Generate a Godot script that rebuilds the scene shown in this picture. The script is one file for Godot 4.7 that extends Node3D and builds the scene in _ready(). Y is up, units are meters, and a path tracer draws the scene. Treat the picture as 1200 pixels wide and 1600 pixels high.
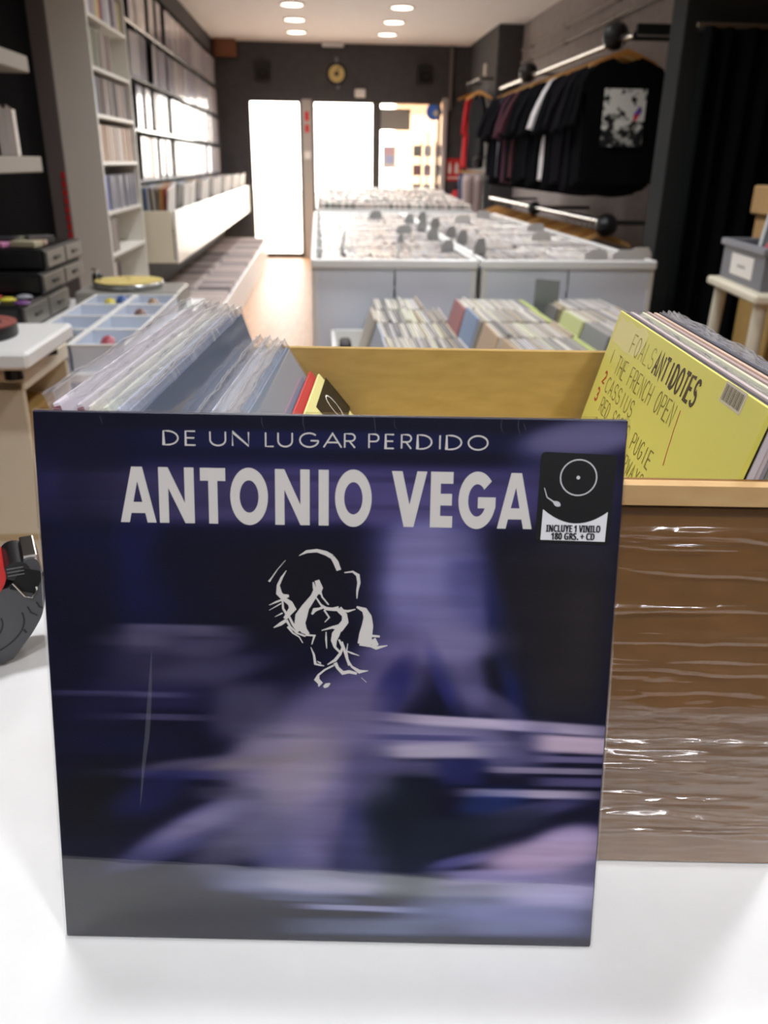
extends Node3D
# A record shop seen over its counter: a sealed album leans on a carton of records, shop behind.

const ORDINALS := ["first", "second", "third", "fourth", "fifth", "sixth", "seventh", "eighth", "ninth", "tenth", "eleventh", "twelfth", "thirteenth", "fourteenth", "fifteenth", "sixteenth", "seventeenth", "eighteenth", "nineteenth", "twentieth", "twenty-first"]
const HEAD_STROKES := [[0.4482,0.7569,0.0009,0.4615,0.7644,0.0051,0.4792,0.7665,0.006,0.4947,0.7622,0.0078,0.5058,0.7559,0.0083],[0.5058,0.7559,0.0069,0.5121,0.7463,0.0092,0.5175,0.7321,0.0083],[0.4249,0.7485,0.0007,0.4103,0.731,0.0014,0.4002,0.7158,0.0023,0.3957,0.7095,0.0037],[0.4263,0.7301,0.0009,0.418,0.7172,0.0041,0.4119,0.7032,0.0051,0.4128,0.6892,0.0101,0.419,0.6823,0.0092,0.4302,0.6843,0.0046],[0.5271,0.7281,0.0018,0.5415,0.7302,0.0032,0.5505,0.7238,0.006,0.5524,0.7099,0.0055,0.5497,0.696,0.0037,0.5492,0.6815,0.0014],[0.4727,0.7099,0.0023,0.4749,0.6995,0.0055,0.4776,0.6902,0.0069],[0.4794,0.7135,0.0083,0.4839,0.6996,0.0115,0.4794,0.6902,0.0129],[0.4816,0.6996,0.0129,0.4727,0.6831,0.0101,0.4593,0.6642,0.0138,0.4515,0.6475,0.0207,0.4492,0.6333,0.0184,0.4571,0.6204,0.0115,0.465,0.6146,0.0046],[0.4201,0.68,0.0069,0.4324,0.6708,0.0092,0.4369,0.6615,0.0106,0.4278,0.6495,0.0083,0.4233,0.6424,0.0069],[0.419,0.6753,0.0032,0.42,0.6612,0.0037,0.4256,0.6519,0.0046],[0.3953,0.6667,0.0009,0.4077,0.6728,0.0032,0.4201,0.6776,0.0037],[0.3953,0.6573,0.0007,0.4167,0.6705,0.0023],[0.4053,0.6456,0.0009,0.4189,0.6529,0.0028],[0.4029,0.6255,0.0014,0.4154,0.6328,0.0064,0.4256,0.64,0.0055],[0.4256,0.64,0.0051,0.4323,0.6283,0.0032,0.4435,0.6166,0.0032,0.4593,0.6109,0.0032],[0.4278,0.6282,0.0046,0.4368,0.6165,0.0028,0.448,0.6095,0.0023,0.4544,0.5982,0.0014],[0.4301,0.6472,0.0037,0.4368,0.6331,0.0046,0.4469,0.619,0.0069],[0.4593,0.6133,0.0032,0.4751,0.6124,0.0032,0.4702,0.596,0.0018],[0.4839,0.6996,0.0037,0.4884,0.6834,0.0028,0.4997,0.6695,0.0023],[0.4772,0.6832,0.0023,0.4862,0.6693,0.0032,0.4952,0.6624,0.006,0.5064,0.6614,0.006,0.5176,0.6627,0.0092],[0.4706,0.6514,0.0032,0.475,0.6597,0.0069,0.484,0.6622,0.0041,0.4918,0.6658,0.0055],[0.4919,0.66,0.0032,0.5009,0.646,0.0028,0.4931,0.6376,0.0014],[0.5176,0.6627,0.0115,0.5278,0.6511,0.0092,0.529,0.6393,0.0115,0.5202,0.6273,0.0129,0.5066,0.6283,0.0046,0.4875,0.6221,0.0014],[0.5176,0.6604,0.0032,0.5333,0.6582,0.0046,0.5468,0.662,0.0014],[0.5201,0.6297,0.0092,0.5124,0.6153,0.0138,0.5091,0.6034,0.0101,0.5114,0.5915,0.0046,0.5205,0.582,0.0037],[0.4954,0.6198,0.0014,0.4955,0.6055,0.0032,0.4967,0.5888,0.0014],[0.5181,0.6059,0.0032,0.525,0.5917,0.0046,0.5205,0.5796,0.0051,0.5116,0.5675,0.0055,0.498,0.5588,0.0018],[0.5237,0.6024,0.0023,0.5272,0.5893,0.0046,0.5308,0.575,0.0037,0.5377,0.5583,0.006],[0.5339,0.599,0.0011,0.5318,0.5846,0.0023,0.5342,0.5678,0.0032,0.5412,0.5559,0.0037,0.5549,0.5465,0.0069,0.5708,0.5487,0.0009],[0.5295,0.5858,0.0018,0.5409,0.5812,0.0032,0.5545,0.5766,0.0011],[0.4684,0.5908,0.0011,0.4741,0.5765,0.0037,0.4764,0.5596,0.0046,0.4855,0.5574,0.0032,0.4923,0.5563,0.0014],[0.4798,0.5645,0.0018,0.4866,0.561,0.0028],[0.5116,0.5626,0.0069,0.5162,0.5531,0.0055,0.5254,0.5436,0.0069,0.5367,0.5462,0.006,0.5504,0.5428,0.0046],[0.5094,0.5578,0.0032,0.4935,0.5491,0.0032,0.4822,0.5392,0.0037,0.4788,0.5306,0.0083,0.4856,0.5234,0.0078,0.4822,0.5173,0.0018],[0.4914,0.5162,0.0046,0.4971,0.52,0.0083,0.5027,0.5237,0.0023],[0.5489,0.6667,0.0032,0.5624,0.6611,0.0092,0.5682,0.6494,0.0138,0.5684,0.6328,0.0198,0.5653,0.6162,0.023,0.5633,0.5983,0.0244],[0.5743,0.614,0.0046,0.5901,0.613,0.0037],[0.5543,0.5974,0.0037,0.5746,0.5949,0.0046,0.5837,0.5915,0.006,0.6039,0.5966,0.0014],[0.5767,0.6069,0.0138,0.5848,0.5951,0.0092],[0.5584,0.5356,0.0009,0.5677,0.5268,0.0009]]
const COVER_BLOTS := [[0.212,0.878,0.379,0.072,0.0,14,14,52,0.8],[0.485,0.961,0.333,0.018,0.0,16,20,66,0.8],[0.93,0.969,0.103,0.031,-8.0,92,88,138,0.9],[0.896,0.909,0.092,0.048,0.0,50,48,95,0.6],[0.464,0.865,0.46,0.055,0.0,48,42,92,0.8],[0.638,0.872,0.264,0.048,0.0,62,56,118,0.8],[0.267,0.879,0.218,0.022,0.0,58,50,100,0.6],[0.507,0.837,0.379,0.017,0.0,66,58,112,0.6],[0.1,0.843,0.069,0.096,0.0,8,8,30,0.8],[0.117,0.717,0.126,0.072,40.0,16,18,66,0.7],[0.165,0.799,0.046,0.096,20.0,18,20,70,0.6],[0.453,0.687,0.172,0.096,0.0,10,9,26,0.95],[0.899,0.671,0.126,0.157,0.0,18,16,30,0.95],[0.663,0.748,0.098,0.133,0.0,78,74,138,0.8],[0.658,0.725,0.063,0.108,10.0,112,108,168,0.8],[0.71,0.656,0.08,0.096,-10.0,96,92,150,0.75],[0.753,0.692,0.046,0.108,-12.0,70,68,130,0.6],[0.813,0.599,0.025,0.133,-14.0,20,26,86,0.9],[0.86,0.552,0.03,0.108,-16.0,14,16,40,0.8],[0.701,0.597,0.126,0.031,-6.0,104,98,150,0.75],[0.611,0.595,0.069,0.048,-40.0,84,78,130,0.6],[0.556,0.498,0.172,0.072,-38.0,82,74,126,0.9],[0.612,0.511,0.03,0.072,25.0,22,22,84,0.8],[0.703,0.537,0.018,0.072,-22.0,36,36,100,0.8],[0.748,0.538,0.034,0.084,-14.0,90,84,140,0.7],[0.464,0.397,0.138,0.108,-50.0,96,88,136,0.9],[0.429,0.346,0.103,0.108,-30.0,118,108,152,0.85],[0.226,0.619,0.109,0.012,0.0,92,86,124,0.8],[0.192,0.601,0.08,0.027,0.0,64,58,96,0.7],[0.281,0.542,0.126,0.027,-12.0,52,48,88,0.8],[0.349,0.469,0.069,0.06,0.0,66,62,96,0.7],[0.177,0.497,0.115,0.031,0.0,30,26,66,0.8],[0.119,0.497,0.126,0.006,0.0,66,62,104,0.8],[0.175,0.454,0.115,0.007,0.0,70,64,104,0.7],[0.115,0.403,0.126,0.027,0.0,10,10,42,0.9],[0.277,0.362,0.138,0.017,-6.0,92,84,118,0.8],[0.195,0.341,0.161,0.01,0.0,46,44,96,0.8],[0.063,0.287,0.092,0.072,-25.0,8,9,18,0.95],[0.17,0.302,0.092,0.036,-30.0,20,20,68,0.8],[0.251,0.239,0.138,0.031,-28.0,84,80,122,0.85],[0.358,0.267,0.126,0.06,-30.0,92,88,128,0.8],[0.19,0.185,0.126,0.024,-20.0,50,48,88,0.7],[0.429,0.177,0.092,0.06,20.0,74,72,116,0.8],[0.488,0.283,0.069,0.133,8.0,108,100,150,0.7],[0.626,0.425,0.126,0.036,0.0,92,86,134,0.7],[0.785,0.453,0.207,0.01,3.0,164,152,192,0.85],[0.9,0.448,0.115,0.012,3.0,150,140,184,0.8],[0.706,0.43,0.138,0.019,0.0,112,106,154,0.8],[0.672,0.423,0.103,0.006,0.0,52,50,100,0.8],[0.707,0.399,0.126,0.017,-2.0,150,142,180,0.85],[0.627,0.362,0.103,0.019,0.0,88,82,130,0.7],[0.811,0.391,0.057,0.036,20.0,90,86,136,0.7],[0.879,0.411,0.046,0.048,40.0,84,80,128,0.6],[0.953,0.415,0.08,0.018,2.0,166,148,184,0.95],[0.949,0.386,0.08,0.007,0.0,92,84,130,0.9],[0.904,0.363,0.126,0.007,0.0,136,126,168,0.8],[0.743,0.358,0.046,0.029,0.0,26,30,86,0.8],[0.952,0.341,0.08,0.01,0.0,76,70,118,0.8],[0.872,0.316,0.126,0.01,0.0,148,138,178,0.85],[0.803,0.296,0.069,0.031,-10.0,22,36,92,0.85],[0.885,0.285,0.092,0.017,-12.0,62,58,108,0.8],[0.57,0.272,0.041,0.133,4.0,44,44,98,0.8],[0.629,0.26,0.069,0.096,0.0,10,16,30,0.98],[0.712,0.223,0.103,0.043,-6.0,12,18,34,0.95],[0.828,0.258,0.092,0.027,-12.0,22,24,44,0.9],[0.631,0.181,0.069,0.031,0.0,14,20,38,0.9],[0.749,0.177,0.069,0.014,-14.0,60,58,108,0.8],[0.902,0.194,0.126,0.036,-10.0,134,118,160,0.9],[0.947,0.228,0.069,0.029,-10.0,128,114,158,0.8],[0.821,0.146,0.138,0.017,-3.0,108,102,150,0.8],[0.404,0.123,0.138,0.029,3.0,84,86,124,0.8],[0.512,0.119,0.103,0.019,3.0,100,98,140,0.8],[0.561,0.073,0.126,0.007,1.0,112,112,156,0.8],[0.464,0.089,0.103,0.006,2.0,46,52,84,0.8],[0.656,0.122,0.069,0.027,0.0,50,56,60,0.8],[0.729,0.077,0.126,0.036,-10.0,74,82,122,0.7],[0.918,0.108,0.103,0.031,0.0,112,108,160,0.85],[0.873,0.053,0.149,0.036,0.0,84,86,136,0.8],[0.561,0.032,0.161,0.019,0.0,66,74,104,0.7],[0.076,0.061,0.138,0.072,0.0,22,24,28,0.8],[0.266,0.861,0.207,0.048,0.0,50,45,80,0.55],[0.638,0.866,0.241,0.048,0.0,62,55,104,0.55],[0.507,0.895,0.368,0.006,0.0,40,36,78,0.6],[0.398,0.847,0.345,0.005,0.0,44,40,82,0.5],[0.919,0.974,0.098,0.029,-6.0,84,80,126,0.8],[0.927,0.843,0.069,0.108,0.0,38,36,52,0.6],[0.924,0.613,0.069,0.157,0.0,34,30,34,0.85],[0.855,0.659,0.069,0.120,0.0,24,20,28,0.7],[0.213,0.567,0.126,0.051,0.0,52,48,80,0.65],[0.146,0.6,0.069,0.012,0.0,78,74,104,0.5],[0.294,0.59,0.069,0.022,-14.0,60,56,90,0.6],[0.083,0.465,0.069,0.036,0.0,16,14,46,0.7],[0.684,0.783,0.080,0.029,0.0,96,92,146,0.6],[0.712,0.609,0.051,0.072,-20.0,104,98,146,0.5],[0.795,0.49,0.069,0.024,30.0,86,80,128,0.6],[0.533,0.448,0.103,0.048,-40.0,92,84,126,0.6],[0.383,0.383,0.103,0.048,-30.0,104,96,128,0.6],[0.557,0.348,0.069,0.072,0.0,82,76,116,0.6],[0.311,0.305,0.069,0.014,0.0,70,66,96,0.5],[0.429,0.421,0.092,0.005,0.0,74,70,104,0.5],[0.345,0.201,0.138,0.036,-24.0,70,68,96,0.6],[0.559,0.193,0.057,0.072,10.0,52,52,88,0.5],[0.512,0.132,0.138,0.024,2.0,96,96,120,0.7],[0.799,0.119,0.138,0.019,0.0,98,96,128,0.7],[0.963,0.149,0.069,0.048,0.0,104,98,138,0.6],[0.73,0.036,0.230,0.019,0.0,70,76,108,0.5],[0.452,0.359,0.092,0.060,-50.0,124,115,138,0.6],[0.371,0.37,0.092,0.012,-8.0,112,104,122,0.5],[0.739,0.454,0.103,0.011,2.0,154,144,186,0.7],[0.695,0.395,0.092,0.011,0.0,146,138,174,0.7],[0.953,0.415,0.069,0.016,2.0,154,136,172,0.8],[0.914,0.188,0.103,0.031,-12.0,118,102,138,0.7],[0.872,0.316,0.103,0.007,0.0,140,130,168,0.6],[0.652,0.748,0.046,0.072,0.0,106,102,160,0.6],[0.251,0.239,0.069,0.017,-28.0,88,82,116,0.5],[0.488,0.118,0.103,0.011,2.0,98,96,124,0.6],[0.629,0.247,0.053,0.072,0.0,8,14,28,0.6],[0.724,0.236,0.080,0.031,-4.0,10,16,32,0.6],[0.081,0.682,0.057,0.108,0.0,6,6,26,0.6],[0.453,0.711,0.069,0.072,0.0,12,10,20,0.6]]
const TITLE_LETTERS := [["A",0.1418,0.2034],["N",0.2091,0.2695],["T",0.2802,0.3233],["O",0.3311,0.3957],["N",0.4078,0.4669],["I",0.4822,0.4993],["O",0.5102,0.5728],["V",0.6065,0.6664],["E",0.6729,0.7110],["G",0.7207,0.7842],["A",0.7879,0.8476]]
const SUBTITLE_LETTERS := [["D",0.2204,0.2447],["E",0.2577,0.2740],["U",0.2990,0.3250],["N",0.3369,0.3640],["L",0.3928,0.4062],["U",0.4138,0.4376],["G",0.4505,0.4808],["A",0.4905,0.5207],["R",0.5261,0.5433],["P",0.5670,0.5832],["E",0.5950,0.6090],["R",0.6219,0.6380],["D",0.6487,0.6724],["I",0.6853,0.6874],["D",0.6976,0.7224],["O",0.7342,0.7667]]

var used := {}
var boxes := {}
var M := {}
var rng := RandomNumberGenerator.new()

# ---------------------------------------------------------------- naming
func numbered(n: String) -> String:
	if not used.has(n):
		used[n] = 0
		return n
	used[n] += 1
	return "%s_%03d" % [n, used[n]]

func tag(o: Node, label: String, category: String, group := "") -> Node:
	o.set_meta("label", label)
	o.set_meta("category", category)
	if group != "":
		o.set_meta("group", group)
	return o

func thing(n: String, label: String, category: String, at := Vector3.ZERO, turn := 0.0, group := "") -> Node3D:
	var o := Node3D.new()
	o.name = numbered(n)
	add_child(o)
	o.position = at
	o.rotation.y = turn
	tag(o, label, category, group)
	return o

func part(n: String, mesh: Mesh, mat: Material, parent: Node, at := Vector3.ZERO, rot := Vector3.ZERO) -> MeshInstance3D:
	var o := MeshInstance3D.new()
	o.name = n
	o.mesh = mesh
	o.material_override = mat
	parent.add_child(o, true)
	o.position = at
	o.rotation = rot
	return o

func solo(n: String, mesh: Mesh, mat: Material, label: String, category: String, at := Vector3.ZERO, rot := Vector3.ZERO, group := "") -> MeshInstance3D:
	var o := MeshInstance3D.new()
	o.name = numbered(n)
	o.mesh = mesh
	o.material_override = mat
	add_child(o)
	o.position = at
	o.rotation = rot
	tag(o, label, category, group)
	return o

func struct(n: String, mesh: Mesh, mat: Material, at := Vector3.ZERO, rot := Vector3.ZERO) -> MeshInstance3D:
	var o := MeshInstance3D.new()
	o.name = n
	o.mesh = mesh
	o.material_override = mat
	add_child(o)
	o.position = at
	o.rotation = rot
	o.set_meta("kind", "structure")
	return o

func copy_of(src: Node3D, n: String, at: Vector3, rot: Vector3, label := "", group := "") -> Node3D:
	var o: Node3D = src.duplicate()
	o.name = numbered(n)
	add_child(o)
	o.position = at
	o.rotation = rot
	if label != "":
		o.set_meta("label", label)
	if group != "":
		o.set_meta("group", group)
	return o

# ---------------------------------------------------------------- materials
func mat(c: Color, rough := 0.6, metal := 0.0, spec := 0.5) -> StandardMaterial3D:
	var m := StandardMaterial3D.new()
	m.albedo_color = c
	m.roughness = rough
	m.metallic = metal
	m.metallic_specular = spec
	return m

func rgb(r: float, g: float, b: float) -> Color:
	return Color(r / 255.0, g / 255.0, b / 255.0)

func clear(c: Color, alpha: float, rough := 0.08) -> StandardMaterial3D:
	var m := mat(Color(c.r, c.g, c.b, alpha), rough)
	m.transparency = BaseMaterial3D.TRANSPARENCY_ALPHA
	return m

func noise_tex(freq: float, a: Color, b: Color, size := 256, seed_ := 1, octaves := 4) -> NoiseTexture2D:
	var n := FastNoiseLite.new()
	n.noise_type = FastNoiseLite.TYPE_SIMPLEX_SMOOTH
	n.frequency = freq
	n.seed = seed_
	n.fractal_octaves = octaves
	var g := Gradient.new()
	g.set_color(0, a)
	g.set_color(1, b)
	var t := NoiseTexture2D.new()
	t.width = size
	t.height = size
	t.seamless = true
	t.noise = n
	t.color_ramp = g
	return t

func grained(a: Color, b: Color, rough: float, scale: Vector3, freq := 0.02, seed_ := 1, bump := 0.0, spec := 0.5) -> StandardMaterial3D:
	var m := mat(Color.WHITE, rough, 0.0, spec)
	m.albedo_texture = noise_tex(freq, a, b, 256, seed_)
	m.uv1_triplanar = true
	m.uv1_world_triplanar = true
	m.uv1_scale = scale
	if bump > 0.0:
		m.heightmap_enabled = true
		m.heightmap_scale = bump
		m.heightmap_texture = noise_tex(freq, Color.BLACK, Color.WHITE, 256, seed_ + 7)
	return m

# ---------------------------------------------------------------- mesh tools
func new_st() -> SurfaceTool:
	var st := SurfaceTool.new()
	st.begin(Mesh.PRIMITIVE_TRIANGLES)
	return st

func tri(st: SurfaceTool, a: Vector3, b: Vector3, c: Vector3, out: Vector3) -> void:
	var n := (c - a).cross(b - a)
	if n.length_squared() < 1e-20:
		return
	n = n.normalized()
	if n.dot(out) < 0.0:
		var t := b
		b = c
		c = t
		n = -n
	for p in [a, b, c]:
		st.set_normal(n)
		st.add_vertex(p)

func quad(st: SurfaceTool, a: Vector3, b: Vector3, c: Vector3, d: Vector3, out: Vector3) -> void:
	tri(st, a, b, c, out)
	tri(st, a, c, d, out)

func tri_n(st: SurfaceTool, p: Array, n: Array) -> void:
	var f: Vector3 = (p[2] - p[0]).cross(p[1] - p[0])
	var order := [0, 1, 2] if f.dot(n[0] + n[1] + n[2]) >= 0.0 else [0, 2, 1]
	for i in order:
		st.set_normal(n[i])
		st.add_vertex(p[i])

# box with chamfered edges, centred
func cbox(sx: float, sy: float, sz: float, b := 0.002) -> ArrayMesh:
	var key := "%.4f %.4f %.4f %.4f" % [sx, sy, sz, b]
	if boxes.has(key):
		return boxes[key]
	var h := Vector3(sx, sy, sz) * 0.5
	b = minf(b, minf(h.x, minf(h.y, h.z)) * 0.45)
	var st := new_st()
	var pt := func(s: Vector3, ax: int) -> Vector3:
		var v := Vector3(s.x * (h.x - b), s.y * (h.y - b), s.z * (h.z - b))
		v[ax] = s[ax] * h[ax]
		return v
	for ax in 3:
		var o1 := (ax + 1) % 3
		var o2 := (ax + 2) % 3
		for s in [-1.0, 1.0]:
			var c := []
			for k in [[1, 1], [1, -1], [-1, -1], [-1, 1]]:
				var v := Vector3.ZERO
				v[ax] = s
				v[o1] = k[0]
				v[o2] = k[1]
				c.append(pt.call(v, ax))
			var out := Vector3.ZERO
			out[ax] = s
			quad(st, c[0], c[1], c[2], c[3], out)
			for s2 in [-1.0, 1.0]:
				var p := Vector3.ZERO
				p[ax] = s
				p[o1] = s2
				p[o2] = 1
				var q := p
				q[o2] = -1
				quad(st, pt.call(p, ax), pt.call(q, ax), pt.call(q, o1), pt.call(p, o1), out + p - Vector3.ZERO)
	for x in [-1.0, 1.0]:
		for y in [-1.0, 1.0]:
			for z in [-1.0, 1.0]:
				var s := Vector3(x, y, z)
				tri(st, pt.call(s, 0), pt.call(s, 1), pt.call(s, 2), s)
	var m := st.commit()
	boxes[key] = m
	return m

func add_box(st: SurfaceTool, at: Vector3, s: Vector3, b := 0.002, basis_ := Basis()) -> void:
	st.append_from(cbox(s.x, s.y, s.z, b), 0, Transform3D(basis_, at))

# plain polygon extruded along z, centred on z = 0
func prism(poly: PackedVector2Array, depth: float) -> ArrayMesh:
	var st := new_st()
	add_prism(st, poly, -depth / 2, depth / 2)
	return st.commit()

func add_prism(st: SurfaceTool, poly: PackedVector2Array, z0: float, z1: float) -> void:
	var idx := Geometry2D.triangulate_polygon(poly)
	for i in range(0, idx.size(), 3):
		var a := poly[idx[i]]
		var b := poly[idx[i + 1]]
		var c := poly[idx[i + 2]]
		tri(st, Vector3(a.x, a.y, z1), Vector3(b.x, b.y, z1), Vector3(c.x, c.y, z1), Vector3.BACK)
		tri(st, Vector3(a.x, a.y, z0), Vector3(b.x, b.y, z0), Vector3(c.x, c.y, z0), Vector3.FORWARD)
	var cw := Geometry2D.is_polygon_clockwise(poly)
	for i in poly.size():
		var a := poly[i]
		var b := poly[(i + 1) % poly.size()]
		var e := b - a
		var n := Vector3(-e.y, e.x, 0) if cw else Vector3(e.y, -e.x, 0)
		quad(st, Vector3(a.x, a.y, z0), Vector3(b.x, b.y, z0), Vector3(b.x, b.y, z1), Vector3(a.x, a.y, z1), n)

func tube(pts: Array, r: float, sides := 8) -> ArrayMesh:
	var st := new_st()
	add_tube(st, pts, r, sides)
	return st.commit()

func add_tube(st: SurfaceTool, pts: Array, r: float, sides := 8) -> void:
	var rings := []
	var norms := []
	for i in pts.size():
		var t: Vector3 = (pts[mini(i + 1, pts.size() - 1)] - pts[maxi(i - 1, 0)]).normalized()
		var s := t.cross(Vector3.UP if absf(t.y) < 0.9 else Vector3.RIGHT).normalized()
		var u := s.cross(t)
		var ring := []
		var nn := []
		for k in sides:
			var a := TAU * k / sides
			var d := s * cos(a) + u * sin(a)
			ring.append(pts[i] + d * r)
			nn.append(d)
		rings.append(ring)
		norms.append(nn)
	for i in pts.size() - 1:
		for k in sides:
			var l := (k + 1) % sides
			tri_n(st, [rings[i][k], rings[i][l], rings[i + 1][l]], [norms[i][k], norms[i][l], norms[i + 1][l]])
			tri_n(st, [rings[i][k], rings[i + 1][l], rings[i + 1][k]], [norms[i][k], norms[i + 1][l], norms[i + 1][k]])
	for e in [0, pts.size() - 1]:
		var out: Vector3 = (pts[0] - pts[1]) if e == 0 else (pts[-1] - pts[-2])
		for k in range(1, sides - 1):
			tri(st, rings[e][0], rings[e][k], rings[e][k + 1], out)

# profile of [radius, height] turned round y
func lathe(profile: Array, segs := 32) -> ArrayMesh:
	var st := new_st()
	for i in profile.size() - 1:
		var r0: float = profile[i][0]
		var y0: float = profile[i][1]
		var r1: float = profile[i + 1][0]
		var y1: float = profile[i + 1][1]
		var nr := Vector2(y1 - y0, r0 - r1).normalized()
		for k in segs:
			var a := TAU * k / segs
			var b := TAU * (k + 1) / segs
			var da := Vector3(cos(a), 0, sin(a))
			var db := Vector3(cos(b), 0, sin(b))
			var na := da * nr.x + Vector3.UP * nr.y
			var nb := db * nr.x + Vector3.UP * nr.y
			var up0 := Vector3.UP * y0
			var up1 := Vector3.UP * y1
			if r0 > 1e-6:
				tri_n(st, [da * r0 + up0, db * r0 + up0, db * r1 + up1], [na, nb, nb])
			if r1 > 1e-6:
				tri_n(st, [da * r0 + up0, db * r1 + up1, da * r1 + up1], [na, nb, na])
	return st.commit()

# flat brush strokes in the xy plane, facing +z: each stroke is x, y, width, x, y, width ...
var layer := 0
func hair() -> float:
	layer = (layer + 1) % 97
	return layer * 0.0000015

func add_stroke(st: SurfaceTool, a: Array, size: float, z := 0.0) -> void:
	z += hair()
	var n := a.size() / 3
	var left := []
	var right := []
	for i in n:
		var p := Vector2(a[i * 3], a[i * 3 + 1])
		var i0 := maxi(i - 1, 0)
		var i1 := mini(i + 1, n - 1)
		var d := (Vector2(a[i1 * 3], a[i1 * 3 + 1]) - Vector2(a[i0 * 3], a[i0 * 3 + 1])).normalized()
		var o: Vector2 = Vector2(-d.y, d.x) * a[i * 3 + 2] * 0.5
		if i > 0 and i < n - 1:
			var e := (p - Vector2(a[i0 * 3], a[i0 * 3 + 1])).normalized()
			o /= maxf(0.5, absf(Vector2(-e.y, e.x).dot(Vector2(-d.y, d.x))))
		left.append((p + o) * size)
		right.append((p - o) * size)
	for i in n - 1:
		quad(st, v3(left[i], z), v3(right[i], z), v3(right[i + 1], z), v3(left[i + 1], z), Vector3.BACK)

func v3(p: Vector2, z: float) -> Vector3:
	return Vector3(p.x, p.y, z)

func arc(cx: float, cy: float, rx: float, ry: float, a0: float, a1: float, n := 12) -> Array:
	var o := []
	for i in n + 1:
		var a := deg_to_rad(lerpf(a0, a1, float(i) / n))
		o.append([cx + cos(a) * rx, cy + sin(a) * ry])
	return o

# outline letters as single lines in a unit square
func glyph(c: String) -> Array:
	match c:
		"A": return [[[0, 0], [0.5, 1], [1, 0]], [[0.2, 0.36], [0.8, 0.36]]]
		"C": return [arc(0.55, 0.5, 0.55, 0.5, 50, 310)]
		"D": return [[[0.25, 0], [0, 0], [0, 1], [0.25, 1]], arc(0.25, 0.5, 0.75, 0.5, 90, -90)]
		"E": return [[[1, 0], [0, 0], [0, 1], [1, 1]], [[0, 0.52], [0.9, 0.52]]]
		"F": return [[[0, 0], [0, 1], [1, 1]], [[0, 0.52], [0.8, 0.52]]]
		"G": return [arc(0.52, 0.5, 0.52, 0.5, 45, 350, 16), [[0.6, 0.46], [1.03, 0.46], [1.03, 0.4]]]
		"H": return [[[0, 0], [0, 1]], [[1, 0], [1, 1]], [[0, 0.5], [1, 0.5]]]
		"I": return [[[0.5, 0], [0.5, 1]]]
		"K": return [[[0, 0], [0, 1]], [[1, 1], [0, 0.45], [1, 0]]]
		"L": return [[[0, 1], [0, 0], [1, 0]]]
		"M": return [[[0, 0], [0.1, 1], [0.5, 0.3], [0.9, 1], [1, 0]]]
		"N": return [[[0, 0], [0, 1], [1, 0], [1, 1]]]
		"O": return [arc(0.5, 0.5, 0.5, 0.5, 0, 360, 24)]
		"P": return [[[0, 0], [0, 1], [0.6, 1]], arc(0.6, 0.74, 0.4, 0.26, 90, -90, 8), [[0.6, 0.48], [0, 0.48]]]
		"R": return [[[0, 0], [0, 1], [0.6, 1]], arc(0.6, 0.74, 0.4, 0.26, 90, -90, 8), [[0.6, 0.48], [0, 0.48]], [[0.45, 0.48], [1, 0]]]
		"S": return [arc(0.5, 0.74, 0.45, 0.26, 20, 270, 10) + arc(0.5, 0.25, 0.5, 0.25, 90, -160, 10)]
		"T": return [[[0, 1], [1, 1]], [[0.5, 1], [0.5, 0]]]
		"U": return [[[0, 1], [0, 0.45]] + arc(0.5, 0.42, 0.5, 0.42, 180, 360, 12) + [[1, 0.45], [1, 1]]]
		"W": return [[[0, 1], [0.25, 0], [0.5, 0.7], [0.75, 0], [1, 1]]]
		"Y": return [[[0, 1], [0.5, 0.5], [1, 1]], [[0.5, 0.5], [0.5, 0]]]
		"X": return [[[0, 0], [1, 1]], [[0, 1], [1, 0]]]
		"1": return [[[0.3, 0.8], [0.5, 1], [0.5, 0]]]
		"2": return [arc(0.5, 0.72, 0.45, 0.28, 160, -30, 8) + [[0, 0], [1, 0]]]
		"3": return [arc(0.45, 0.75, 0.45, 0.25, 150, -90, 8), arc(0.45, 0.26, 0.5, 0.26, 90, -150, 8)]
		"4": return [[[0.7, 0], [0.7, 1], [0, 0.35], [1, 0.35]]]
		"5": return [[[0.9, 1], [0.15, 1], [0.1, 0.55]] + arc(0.45, 0.3, 0.5, 0.3, 110, -150, 8)]
	return []

func add_letter(st: SurfaceTool, c: String, x0: float, x1: float, y0: float, y1: float, w: float, size: float, z := 0.0) -> void:
	for line in glyph(c):
		var s := []
		for p in line:
			s.append_array([lerpf(x0, x1, p[0]), lerpf(y0, y1, p[1]), w])
		add_stroke(st, s, size, z)

func add_words(st: SurfaceTool, words: String, x0: float, x1: float, y0: float, y1: float, w: float, size: float, z := 0.0) -> void:
	var step := (x1 - x0) / words.length()
	for i in words.length():
		add_letter(st, words[i], x0 + step * i, x0 + step * (i + 0.68), y0, y1, w, size, z)

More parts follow.
